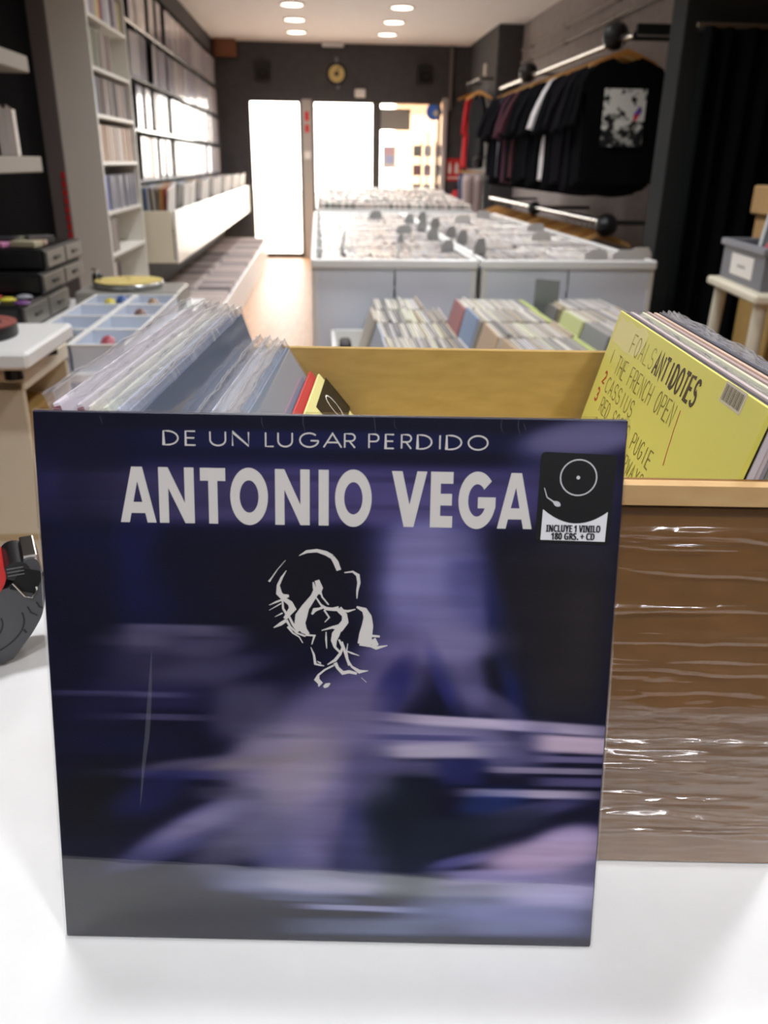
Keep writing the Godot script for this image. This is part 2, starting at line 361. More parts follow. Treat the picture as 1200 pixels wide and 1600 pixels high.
# heavy capital letters as filled polygons in a unit square
func add_heavy(st: SurfaceTool, c: String, x0: float, x1: float, y0: float, y1: float, size: float, z := 0.0) -> void:
	var polys := []
	match c:
		"A": polys = [[[0, 0], [0.25, 0], [0.5, 0.74], [0.5, 1], [0.35, 1]], [[1, 0], [0.75, 0], [0.5, 0.74], [0.5, 1], [0.65, 1]], [[0.25, 0.17], [0.75, 0.17], [0.7, 0.37], [0.3, 0.37]]]
		"N": polys = [[[0, 0], [0.27, 0], [0.27, 1], [0, 1]], [[0.73, 0], [1, 0], [1, 1], [0.73, 1]], [[0, 1], [0.27, 1], [1, 0], [0.73, 0]]]
		"T": polys = [[[0, 0.77], [1, 0.77], [1, 1], [0, 1]], [[0.32, 0], [0.68, 0], [0.68, 0.8], [0.32, 0.8]]]
		"I": polys = [[[0, 0], [1, 0], [1, 1], [0, 1]]]
		"V": polys = [[[0, 1], [0.3, 1], [0.53, 0.36], [0.5, 0], [0.36, 0]], [[1, 1], [0.72, 1], [0.5, 0.36], [0.5, 0], [0.64, 0]]]
		"E": polys = [[[0, 0], [0.45, 0], [0.45, 1], [0, 1]], [[0.4, 0], [1, 0], [1, 0.21], [0.4, 0.21]], [[0.4, 0.4], [0.96, 0.4], [0.96, 0.61], [0.4, 0.61]], [[0.4, 0.79], [1, 0.79], [1, 1], [0.4, 1]]]
		"O", "G":
			var a0 := 0 if c == "O" else 42
			var a1 := 360 if c == "O" else 350
			var o := arc(0.5, 0.5, 0.5, 0.515, a0, a1, 40)
			var i_ := arc(0.5, 0.5, 0.25 if c == "O" else 0.24, 0.29, a0, a1, 40)
			for k in 40:
				polys.append([o[k], o[k + 1], i_[k + 1], i_[k]])
			if c == "G":
				polys.append([[0.52, 0.36], [0.995, 0.36], [0.995, 0.56], [0.52, 0.56]])
	for p in polys:
		z += 0.000003
		var pv := PackedVector2Array()
		for q in p:
			pv.append(Vector2(lerpf(x0, x1, q[0]), lerpf(y0, y1, q[1])) * size)
		var idx := Geometry2D.triangulate_polygon(pv)
		for k in range(0, idx.size(), 3):
			tri(st, v3(pv[idx[k]], z), v3(pv[idx[k + 1]], z), v3(pv[idx[k + 2]], z), Vector3.BACK)

func add_flat(st: SurfaceTool, pts: Array, size: float, z := 0.0) -> void:
	var pv := PackedVector2Array()
	for q in pts:
		pv.append(Vector2(q[0], q[1]) * size)
	var idx := Geometry2D.triangulate_polygon(pv)
	for k in range(0, idx.size(), 3):
		tri(st, v3(pv[idx[k]], z), v3(pv[idx[k + 1]], z), v3(pv[idx[k + 2]], z), Vector3.BACK)

# ---------------------------------------------------------------- the scene
func _ready() -> void:
	rng.seed = 20
	var cam := Camera3D.new()
	cam.name = "camera"
	add_child(cam)
	cam.transform = Transform3D(Basis(Vector3(0.99719789, 0.01308964, 0.0736548), Vector3(0.01688457, 0.91978569, -0.39205764), Vector3(-0.07287853, 0.39220269, 0.91698734)), Vector3(0, 1.352, 0))
	var lens := CameraAttributesPhysical.new()
	lens.frustum_focal_length = 19.2342
	lens.frustum_focus_distance = 0.56
	lens.exposure_aperture = 6.0
	cam.attributes = lens
	cam.fov = 63.919
	cam.near = 0.02
	cam.far = 200.0
	cam.current = true

	var env := Environment.new()
	env.background_mode = Environment.BG_COLOR
	env.background_color = Color(1.0, 0.975, 0.94)
	env.background_energy_multiplier = 10.0
	env.tonemap_mode = Environment.TONE_MAPPER_LINEAR
	env.tonemap_exposure = 1.0
	env.sdfgi_enabled = true
	env.ssao_enabled = true
	env.ssil_enabled = true
	var we := WorldEnvironment.new()
	we.name = "world"
	we.environment = env
	add_child(we)

	make_materials()
	build_room()
	build_front_window()
	build_lamps()
	build_counter()
	build_album()
	build_carton()
	build_disc_tables()
	build_crates()
	build_far_bins()
	build_wall_records()
	build_trough()
	build_low_bins()
	build_disc_shelf()
	build_left_desk()
	build_clothes()
	build_right_corner()
	build_dispenser()

func make_materials() -> void:
	M.wall_grey = grained(rgb(60, 59, 60), rgb(72, 71, 72), 0.7, Vector3.ONE * 0.8, 0.03, 3)
	M.wall_black = grained(rgb(7, 7, 7), rgb(11, 11, 11), 0.85, Vector3.ONE * 0.8, 0.03, 4, 0.0, 0.2)
	M.wall_taupe = grained(rgb(144, 134, 130), rgb(158, 148, 144), 0.75, Vector3(0.6, 1.4, 0.6), 0.03, 5)
	M.ceiling = grained(rgb(238, 230, 224), rgb(242, 236, 230), 0.85, Vector3.ONE * 0.6, 0.03, 6)
	M.floor = grained(rgb(156, 110, 72), rgb(182, 136, 96), 0.42, Vector3(6.0, 1.0, 0.5), 0.02, 8)
	M.pave = grained(rgb(200, 190, 178), rgb(216, 208, 198), 0.9, Vector3.ONE, 0.03, 9)
	M.white = mat(rgb(226, 226, 222), 0.35)
	M.counter = grained(rgb(226, 226, 224), rgb(230, 230, 228), 0.3, Vector3.ONE * 2.0, 0.03, 10)
	M.white_gloss = mat(rgb(232, 228, 218), 0.16)
	M.cream = mat(rgb(222, 214, 190), 0.4)
	M.plastic_pale = mat(rgb(222, 228, 238), 0.35)
	M.shelf_white = mat(rgb(222, 218, 208), 0.4)
	M.chrome = mat(rgb(205, 203, 200), 0.22, 1.0)
	M.steel_dark = mat(rgb(40, 44, 44), 0.4, 0.3)
	M.black = mat(rgb(14, 14, 15), 0.4)
	M.black_matte = mat(rgb(12, 12, 13), 0.85)
	M.grey_plastic = mat(rgb(112, 112, 118), 0.5)
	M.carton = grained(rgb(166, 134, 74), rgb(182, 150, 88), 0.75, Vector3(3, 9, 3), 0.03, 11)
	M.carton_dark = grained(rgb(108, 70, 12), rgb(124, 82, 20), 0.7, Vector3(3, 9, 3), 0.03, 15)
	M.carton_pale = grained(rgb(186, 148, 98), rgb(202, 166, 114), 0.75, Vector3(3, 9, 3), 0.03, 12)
	M.wood_hanger = grained(rgb(196, 138, 68), rgb(220, 164, 90), 0.45, Vector3(8, 2, 8), 0.03, 13)
	M.hangers = [M.wood_hanger, grained(rgb(206, 158, 92), rgb(228, 184, 116), 0.45, Vector3(8, 2, 8), 0.03, 16), grained(rgb(170, 112, 52), rgb(190, 132, 66), 0.45, Vector3(8, 2, 8), 0.03, 17)]  # lighter and darker wood tones paint in the shading stripes of packed hangers
	M.wood_dark = grained(rgb(112, 66, 38), rgb(134, 82, 50), 0.6, Vector3(2, 9, 2), 0.03, 14)
	M.curtain = mat(rgb(13, 16, 16), 0.95, 0.0, 0.2)
	M.red = mat(rgb(196, 36, 34), 0.5)
	M.glass = clear(Color(0.97, 1.0, 0.99), 0.03, 0.02)
	M.sleeve = clear(Color(0.93, 0.94, 0.98), 0.05, 0.07)
	M.sleeve_wall = clear(Color(0.93, 0.93, 0.97), 0.12, 0.14)
	M.acrylic = clear(Color(0.9, 0.93, 0.95), 0.3, 0.1)
	M.paper = mat(rgb(228, 222, 214), 0.7)
	M.tones = []
	for c in [[182, 178, 172], [168, 164, 162], [196, 192, 186], [156, 152, 150], [192, 176, 168], [140, 136, 138], [184, 186, 190], [178, 164, 154], [112, 104, 106], [194, 188, 174]]:
		M.tones.append(mat(rgb(c[0], c[1], c[2]), 0.3))
	M.covers = []
	for c in [[196, 188, 194], [180, 170, 176], [206, 196, 194], [164, 156, 166], [190, 174, 172], [212, 206, 204], [176, 168, 182], [150, 140, 150], [200, 188, 180], [184, 182, 194]]:
		M.covers.append(mat(rgb(c[0], c[1], c[2]), 0.4))
	M.spines = []
	for c in [[150, 120, 92], [74, 52, 44], [188, 180, 168], [60, 74, 70], [196, 190, 184], [170, 130, 60], [92, 104, 86], [120, 112, 104], [210, 204, 196], [44, 44, 50], [140, 60, 52], [86, 110, 150]]:
		M.spines.append(mat(rgb(c[0], c[1], c[2]), 0.5))
	M.shirts = [mat(rgb(10, 10, 12), 0.95, 0, 0.2), mat(rgb(14, 14, 18), 0.95, 0, 0.2), mat(rgb(8, 9, 11), 0.95, 0, 0.2), mat(rgb(18, 16, 20), 0.95, 0, 0.2)]
	for m in M.shirts:
		m.heightmap_enabled = true
		m.heightmap_scale = 0.6
		m.heightmap_texture = noise_tex(0.012, Color.BLACK, Color.WHITE, 256, 31, 2)
		m.uv1_triplanar = true
		m.uv1_scale = Vector3(1.6, 0.5, 1.6)

func build_room() -> void:
	struct("floor", cbox(7.4, 0.1, 16.0, 0.0), M.floor, Vector3(0.7, -0.05, -5.15))
	struct("ceiling", cbox(7.4, 0.1, 16.0, 0.0), M.ceiling, Vector3(0.7, 2.91, -5.15))
	struct("wall_left", cbox(0.2, 2.86, 8.0, 0.0), M.wall_grey, Vector3(-1.51, 1.43, -9.1))
	struct("wall_left_near", cbox(0.2, 2.86, 7.9, 0.0), M.wall_black, Vector3(-1.6, 1.43, -1.15))
	struct("wall_left_corner", cbox(0.1, 2.86, 0.03, 0.0), mat(rgb(104, 96, 94), 0.7), Vector3(-1.458, 1.43, -5.085))
	struct("wall_right", cbox(0.2, 2.86, 6.1, 0.0), M.wall_taupe, Vector3(2.54, 1.43, -7.9))
	struct("wall_right_far", cbox(0.5, 2.86, 2.2, 0.004), M.wall_grey, Vector3(2.395, 1.43, -12.05))
	struct("wall_right_return", cbox(1.9, 2.86, 0.2, 0.004), mat(rgb(44, 45, 44), 0.8, 0.0, 0.3), Vector3(2.9, 1.43, -4.98))
	struct("wall_right_near", cbox(0.2, 2.86, 7.6, 0.0), M.wall_black, Vector3(3.75, 1.43, -1.2))
	struct("wall_behind", cbox(7.0, 2.86, 0.2, 0.0), M.wall_black, Vector3(0.9, 1.43, 2.7))
	# painted pipes along the right wall
	for y in [2.578, 2.446]:
		var t := thing("wall_pipe", "%s grey conduit pipe along the right wall above the shirts" % ("upper" if y > 2.5 else "lower"), "pipe", Vector3(2.4, y, -7.95))
		part("pipe", tube([Vector3(0, 0, 2.8), Vector3(0, 0, -2.85)], 0.016), mat(rgb(132, 120, 112), 0.5), t)
		for z in [-2.4, -1.0, 0.5, 1.9]:
			part("clip", cbox(0.05, 0.04, 0.025, 0.004), mat(rgb(112, 100, 94), 0.6), t, Vector3(0.008, 0, z))

func build_front_window() -> void:
	# back wall: solid pieces round three openings
	var z := -13.15
	var head := struct("wall_back", cbox(3.7, 0.7, 0.2, 0.0), M.wall_grey, Vector3(0.4, 2.51, z))
	part("wall_pier", cbox(0.43, 2.16, 0.2, 0.0), M.wall_grey, head, Vector3(-1.605, -1.43, 0))
	part("wall_pier", cbox(0.48, 2.16, 0.2, 0.0), M.wall_grey, head, Vector3(1.69, -1.43, 0))
	var frame_m := mat(rgb(78, 70, 64), 0.45)
	var alu := mat(rgb(196, 192, 188), 0.35, 0.4)
	var spans := [[-0.99, -0.22], [-0.08, 0.83], [0.87, 1.78]]
	for i in 3:
		var a: float = spans[i][0]
		var b: float = spans[i][1]
		var n := "door_1" if i == 0 else "window_%d" % i
		var st := new_st()
		for x in [a + 0.02, b - 0.02]:
			add_box(st, Vector3(x, 1.08, z + 0.06), Vector3(0.04, 2.16, 0.06), 0.004)
		add_box(st, Vector3((a + b) / 2, 2.14, z + 0.06), Vector3(b - a, 0.04, 0.06), 0.004)
		add_box(st, Vector3((a + b) / 2, 0.03, z + 0.06), Vector3(b - a, 0.06, 0.06), 0.004)
		var f := struct(n, st.commit(), frame_m)
		part("pane", cbox(b - a - 0.08, 2.06, 0.008, 0.0), M.glass, f, Vector3((a + b) / 2, 1.09, z + 0.06))
		if i == 0:
			part("door_handle", tube([Vector3(b - 0.1, 0.85, z + 0.12), Vector3(b - 0.1, 1.25, z + 0.12)], 0.014), M.chrome, f)
	var post := struct("trim_1", cbox(0.14, 2.16, 0.1, 0.006), mat(rgb(168, 158, 148), 0.5), Vector3(-0.15, 1.08, z + 0.08))
	part("sticker", cbox(0.06, 0.12, 0.002, 0.0), M.red, post, Vector3(0.0, 0.86, 0.053))
	part("sticker", cbox(0.06, 0.1, 0.002, 0.0), M.red, post, Vector3(0.0, 0.7, 0.053))
	part("sticker", cbox(0.09, 0.1, 0.002, 0.0), M.paper, post, Vector3(0.0, 0.35, 0.053))
	struct("trim_2", cbox(0.04, 2.16, 0.1, 0.004), frame_m, Vector3(0.85, 1.08, z + 0.07))
	struct("trim_3", cbox(0.075, 2.2, 0.08, 0.01), alu, Vector3(1.83, 1.1, z + 0.14))
	struct("trim_4", tube([Vector3(1.9, 2.05, z + 0.16), Vector3(1.9, 2.86, z + 0.16)], 0.025), mat(rgb(120, 112, 106), 0.4, 0.3))
	# papers on the right window
	solo("grey_notice", cbox(0.44, 0.28, 0.004, 0.0), mat(rgb(150, 142, 132), 0.8), "grey sheet stuck high on the right shop window", "notice", Vector3(1.12, 1.92, z + 0.068))
	var fl := thing("flyer", "pale pink and blue flyer on the right shop window", "flyer", Vector3(1.04, 1.42, z + 0.067))
	part("sheet", cbox(0.19, 0.3, 0.002, 0.0), mat(rgb(226, 214, 204), 0.7), fl)
	part("print", cbox(0.15, 0.1, 0.002, 0.0), mat(rgb(220, 180, 184), 0.7), fl, Vector3(0, 0.08, 0.001))
	part("print", cbox(0.13, 0.1, 0.002, 0.0), mat(rgb(186, 190, 220), 0.7), fl, Vector3(0.005, -0.03, 0.001))
	var bs := thing("round_sticker", "round blue sticker in the upper corner of the shop window", "sticker", Vector3(1.68, 2.03, z + 0.07))
	part("disc", lathe([[0, -0.002], [0.115, -0.002], [0.115, 0.002], [0, 0.002]], 28), mat(rgb(70, 120, 214), 0.5), bs, Vector3.ZERO, Vector3(PI / 2, 0, 0))
	part("dot", lathe([[0, 0.0], [0.04, 0.0], [0.04, 0.003], [0, 0.003]], 20), M.paper, bs, Vector3(0.03, -0.02, 0.0015), Vector3(PI / 2, 0, 0))
	# street outside
	struct("pavement", cbox(40, 0.1, 30, 0.0), M.pave, Vector3(0, -0.06, -28.2))
	var arc_wall := solo("arcade_wall", cbox(3.4, 3.2, 0.2, 0.01), mat(rgb(232, 206, 176), 0.8), "beige arcade wall outside behind the right window", "wall", Vector3(3.0, 1.6, -15.6), Vector3(0, 0.12, 0))
	part("band", cbox(3.4, 0.25, 0.02, 0.0), mat(rgb(200, 168, 138), 0.8), arc_wall, Vector3(0, 0.62, 0.105))
	solo("arcade_ceiling", cbox(3.2, 0.12, 2.2, 0.01), mat(rgb(206, 176, 150), 0.85), "tan ceiling of the arcade outside the right window", "ceiling", Vector3(2.75, 2.62, -14.5))
	var gl := thing("arcade_lamp", "glowing round lamp under the arcade ceiling outside", "lamp", Vector3(1.36, 2.54, -14.3))
	var glow := mat(rgb(255, 236, 210), 0.5)
	glow.emission_enabled = true
	glow.emission = rgb(255, 232, 200)
	glow.emission_energy_multiplier = 4.0
	part("lamp_globe", lathe([[0, -0.34], [0.05, -0.33], [0.07, -0.28], [0.05, -0.23], [0, -0.21]], 20), glow, gl)
	part("stem", tube([Vector3(0, -0.23, 0), Vector3(0, 0.02, 0)], 0.008), M.steel_dark, gl)
	var ol := OmniLight3D.new()
	ol.name = "arcade_lamp_glow"
	ol.position = Vector3(1.36, 2.26, -14.3)
	ol.light_color = rgb(255, 226, 190)
	ol.light_energy = 1.0
	ol.light_size = 0.07
	ol.omni_range = 20
	ol.omni_attenuation = 2
	ol.shadow_enabled = true
	add_child(ol)
	# postcard rack outside
	var rk := thing("postcard_rack", "thin postcard rack with dark pictures outside the right window", "rack", Vector3(1.72, 0.0, -14.0))
	for x in [-0.1, 0.0, 0.12]:
		part("pole", tube([Vector3(x, 0.03, 0), Vector3(x, 1.8 if x == 0.0 else 1.66, 0)], 0.012, 6), M.steel_dark, rk)
	part("base", lathe([[0, 0], [0.24, 0], [0.24, 0.03], [0, 0.04]], 20), M.steel_dark, rk)
	for r in 5:
		for c in 3:
			var cm: Material = [mat(rgb(60, 58, 62), 0.6), mat(rgb(92, 74, 90), 0.6), mat(rgb(84, 48, 52), 0.6), mat(rgb(110, 110, 116), 0.6)][(r * 2 + c * 3) % 4]
			part("picture", cbox(0.12, 0.16, 0.01, 0.001), cm, rk, Vector3(-0.17 + c * 0.17, 1.52 - r * 0.28, 0.02))
	# on the lintel
	var ck := thing("wall_clock", "round black record clock with gold centre above the doors", "clock", Vector3(0.28, 2.485, -13.045))
	part("disc", lathe([[0, 0.0], [0.15, 0.0], [0.15, 0.006], [0, 0.008]], 36), M.black, ck, Vector3.ZERO, Vector3(PI / 2, 0, 0))
	part("label", lathe([[0.03, 0.008], [0.11, 0.008], [0.11, 0.012], [0.03, 0.012]], 32), mat(rgb(206, 184, 120), 0.5), ck, Vector3.ZERO, Vector3(PI / 2, 0, 0))
	part("hub", lathe([[0, 0.008], [0.03, 0.012], [0.018, 0.02], [0, 0.022]], 16), M.black, ck, Vector3.ZERO, Vector3(PI / 2, 0, 0))
	part("hand", cbox(0.012, 0.1, 0.003, 0.0), M.black, ck, Vector3(0.02, 0.045, 0.019), Vector3(0, 0, -0.4))
	part("hanger_loop", cbox(0.05, 0.07, 0.02, 0.006), M.grey_plastic, ck, Vector3(0, 0.175, 0.006))
	part("pendulum", cbox(0.05, 0.05, 0.02, 0.006), M.grey_plastic, ck, Vector3(0.02, -0.17, 0.006))
	solo("emergency_light", cbox(0.15, 0.11, 0.05, 0.012), M.paper, "small white emergency light box on the lintel", "light box", Vector3(0.61, 2.245, -13.02))
	solo("ceiling_sensor", cbox(0.3, 0.05, 0.1, 0.012), M.white, "white sensor bar under the ceiling above the clock", "sensor", Vector3(0.23, 2.832, -12.97))
	for x in [-0.75, 1.52]:
		var sp := thing("wall_speaker", "small black speaker on the dark wall %s of the clock" % ("left" if x < 0 else "right"), "speaker", Vector3(x, 2.49, -13.0))
		part("cabinet", cbox(0.2, 0.22, 0.1, 0.008), M.black, sp)
		part("cone", lathe([[0.01, 0.0], [0.06, 0.02], [0.075, 0.02], [0.075, 0.012]], 20), M.black_matte, sp, Vector3(0, -0.03, 0.045), Vector3(PI / 2, 0, 0))
	solo("wood_block", cbox(0.3, 0.2, 0.25, 0.01), M.wood_dark, "reddish brown wooden box in the corner under the ceiling", "box", Vector3(-1.24, 2.755, -12.9))
	# safety sign and extinguisher
	var sg := thing("fire_sign", "red fire extinguisher sign with white pictogram beside the window", "sign", Vector3(1.99, 1.26, -13.04))
	part("plate", cbox(0.24, 0.31, 0.006, 0.002), M.red, sg)
	var st2 := new_st()
	add_flat(st2, [[-0.075, -0.05], [-0.03, -0.05], [-0.03, 0.05], [-0.075, 0.05]], 1.0)
	add_flat(st2, [[-0.065, 0.05], [-0.04, 0.05], [-0.04, 0.1], [-0.065, 0.1]], 1.0)
	add_flat(st2, [[0.02, -0.05], [0.07, -0.05], [0.075, 0.06], [0.05, 0.11], [0.025, 0.06]], 1.0)
	add_flat(st2, [[-0.09, -0.12], [0.09, -0.12], [0.09, -0.1], [-0.09, -0.1]], 1.0)
	part("pictogram", st2.commit(), M.paper, sg, Vector3(0, 0, 0.0036))
	var ex := thing("fire_extinguisher", "red fire extinguisher hanging below its sign", "extinguisher", Vector3(2.03, 0.55, -12.95))
	part("cylinder", lathe([[0, 0], [0.07, 0], [0.075, 0.02], [0.075, 0.36], [0.05, 0.42], [0.025, 0.44], [0, 0.44]], 20), M.red, ex)
	part("valve", cbox(0.05, 0.06, 0.05, 0.008), M.black, ex, Vector3(0, 0.46, 0))
	part("hose", tube([Vector3(0.02, 0.46, 0.02), Vector3(0.1, 0.42, 0.05), Vector3(0.11, 0.25, 0.05)], 0.012), M.black, ex)
	part("wall_hook", cbox(0.04, 0.05, 0.09, 0.004), M.steel_dark, ex, Vector3(0, 0.4, -0.06))

func build_lamps() -> void:
	var glow := mat(rgb(255, 246, 232), 0.5)
	glow.emission_enabled = true
	glow.emission = rgb(255, 240, 220)
	glow.emission_energy_multiplier = 5.0
	var ring_m := mat(rgb(236, 230, 222), 0.4)
	var ring := lathe([[0.11, 0.0], [0.135, -0.004], [0.14, 0.012], [0.11, 0.012]], 32)
	var disc := lathe([[0, -0.001], [0.109, -0.001], [0.109, 0.008], [0, 0.008]], 32)
	var names := {-12.0: "farthest", -11.0: "second", -10.0: "third"}
	var order := 0
	for z in [-12.0, -11.0, -10.0, -9.0, -8.0, -7.0, -6.0, -5.0, -4.0, -2.6, -1.0, 0.6, 1.9]:
		order += 1
		for x in [-0.245, 0.91]:
			var where: String = names.get(z, "")
			var label := "%s round recessed ceiling light from the doors in the %s row" % [where, "left" if x < 0 else "right"]
			if where == "":
				label = "%s round recessed ceiling light from the doors in the %s row" % [ORDINALS[order - 1], "left" if x < 0 else "right"]
			var t := thing("ceiling_light", label, "ceiling light", Vector3(x, 2.848, z), 0.0, "recessed ceiling lights")
			part("ring", ring, ring_m, t)
			part("lamp_disc", disc, glow, t)
			var s := SpotLight3D.new()
			s.name = "downlight_%d_%d" % [int(-z * 10), 0 if x < 0 else 1]
			s.position = Vector3(x, 2.835, z)
			s.rotation = Vector3(-PI / 2, 0, 0)
			s.spot_angle = 68
			s.spot_angle_attenuation = 0.8
			s.spot_range = 20
			s.spot_attenuation = 2
			s.light_color = rgb(247, 249, 255)
			s.light_energy = {-2.6: 2.0, -1.0: 2.7, 0.6: 2.8, 1.9: 5.8}.get(z, 2.0)
			s.light_size = 0.1
			s.shadow_enabled = true
			add_child(s)

func build_counter() -> void:
	var t := thing("counter", "white shop counter in the foreground under album and carton", "counter", Vector3(0.2, 0, -0.52))
	part("worktop", cbox(3.0, 0.04, 0.546, 0.003), M.counter, t, Vector3(0, 0.9, 0))
	part("front_panel", cbox(2.9, 0.88, 0.02, 0.002), M.white, t, Vector3(0, 0.44, -0.22))
	for x in [-1.44, 1.44]:
		part("side_panel", cbox(0.02, 0.88, 0.44, 0.002), M.white, t, Vector3(x, 0.44, 0))

	# unseen black block added behind the camera to darken the wrap's reflection
	var c := thing("added_reflection_blocker", "tall black block added behind the counter to darken the album reflection", "cabinet", Vector3(0.2, 0, 0.75))
	part("body", cbox(2.8, 1.6, 0.4, 0.006), M.black_matte, c, Vector3(0, 0.82, 0))
	part("top_board", cbox(2.84, 0.03, 0.43, 0.004), M.black_matte, c, Vector3(0, 1.635, 0))
	for k in 4:
		var d := part("door", cbox(0.66, 1.5, 0.02, 0.004), mat(rgb(20, 18, 18), 0.8), c, Vector3(-1.05 + k * 0.7, 0.8, -0.21))
		part("knob", lathe(ball(0.014), 12), M.steel_dark, d, Vector3(0.28, 0.2, -0.02))
	part("plinth", cbox(2.7, 0.03, 0.34, 0.0), M.black_matte, c, Vector3(0, 0.015, 0))

func cover_image() -> ImageTexture:
	var n := 360
	var px := PackedVector3Array()
	px.resize(n * n)
	px.fill(Vector3(7, 7, 34))
	for b in COVER_BLOTS:
		var cx: float = b[0] * n
		var cy: float = (1.0 - b[1]) * n
		var rx: float = b[2] * n
		var ry: float = b[3] * n
		var ca := cos(deg_to_rad(b[4]))
		var sa := sin(deg_to_rad(b[4]))
		var c := Vector3(b[5] * 1.22, b[6] * 1.22, b[7] * 1.08) * (1.22 if b[1] < 0.26 else 1.0)
		var reach := maxf(rx, ry) * 1.5 + 2
		for y in range(maxi(0, int(cy - reach)), mini(n, int(cy + reach))):
			for x in range(maxi(0, int(cx - reach)), mini(n, int(cx + reach))):
				var dx := x - cx
				var dy := y - cy
				var u := (dx * ca + dy * sa) / rx
				var v := (-dx * sa + dy * ca) / ry
				var d := u * u + v * v
				if d < 2.2:
					var v2 := v * v
					var a: float = b[8] * (exp(-u * u * u * u * 1.1 - v2 * v2 * v2 * 1.3) if absf(b[4]) < 5.0 else exp(-d * d * 1.1))
					px[y * n + x] = px[y * n + x].lerp(c, a)
	var fine := FastNoiseLite.new()
	fine.frequency = 0.05
	fine.seed = 5
	var im := Image.create(n, n, false, Image.FORMAT_RGB8)
	for y in n:
		for x in n:
			var streak := 1.0 + 0.12 * fine.get_noise_2d(x * 0.1, y * 1.2)
			var c := px[y * n + x] * streak / 255.0
			im.set_pixel(x, y, Color(clampf(c.x, 0, 1), clampf(c.y, 0, 1), clampf(c.z, 0, 1)))
	im.resize(1200, 1200, Image.INTERPOLATE_CUBIC)
	return ImageTexture.create_from_image(im)

func face_quad(w: float, h: float, z := 0.0) -> ArrayMesh:
	var st := new_st()
	var p := [Vector3(-w / 2, 0, z), Vector3(-w / 2, h, z), Vector3(w / 2, h, z), Vector3(w / 2, 0, z)]
	var uv := [Vector2(0, 1), Vector2(0, 0), Vector2(1, 0), Vector2(1, 1)]
	for i in [0, 1, 2, 0, 2, 3]:
		st.set_normal(Vector3.BACK)
		st.set_uv(uv[i])
		st.add_vertex(p[i])
	return st.commit()

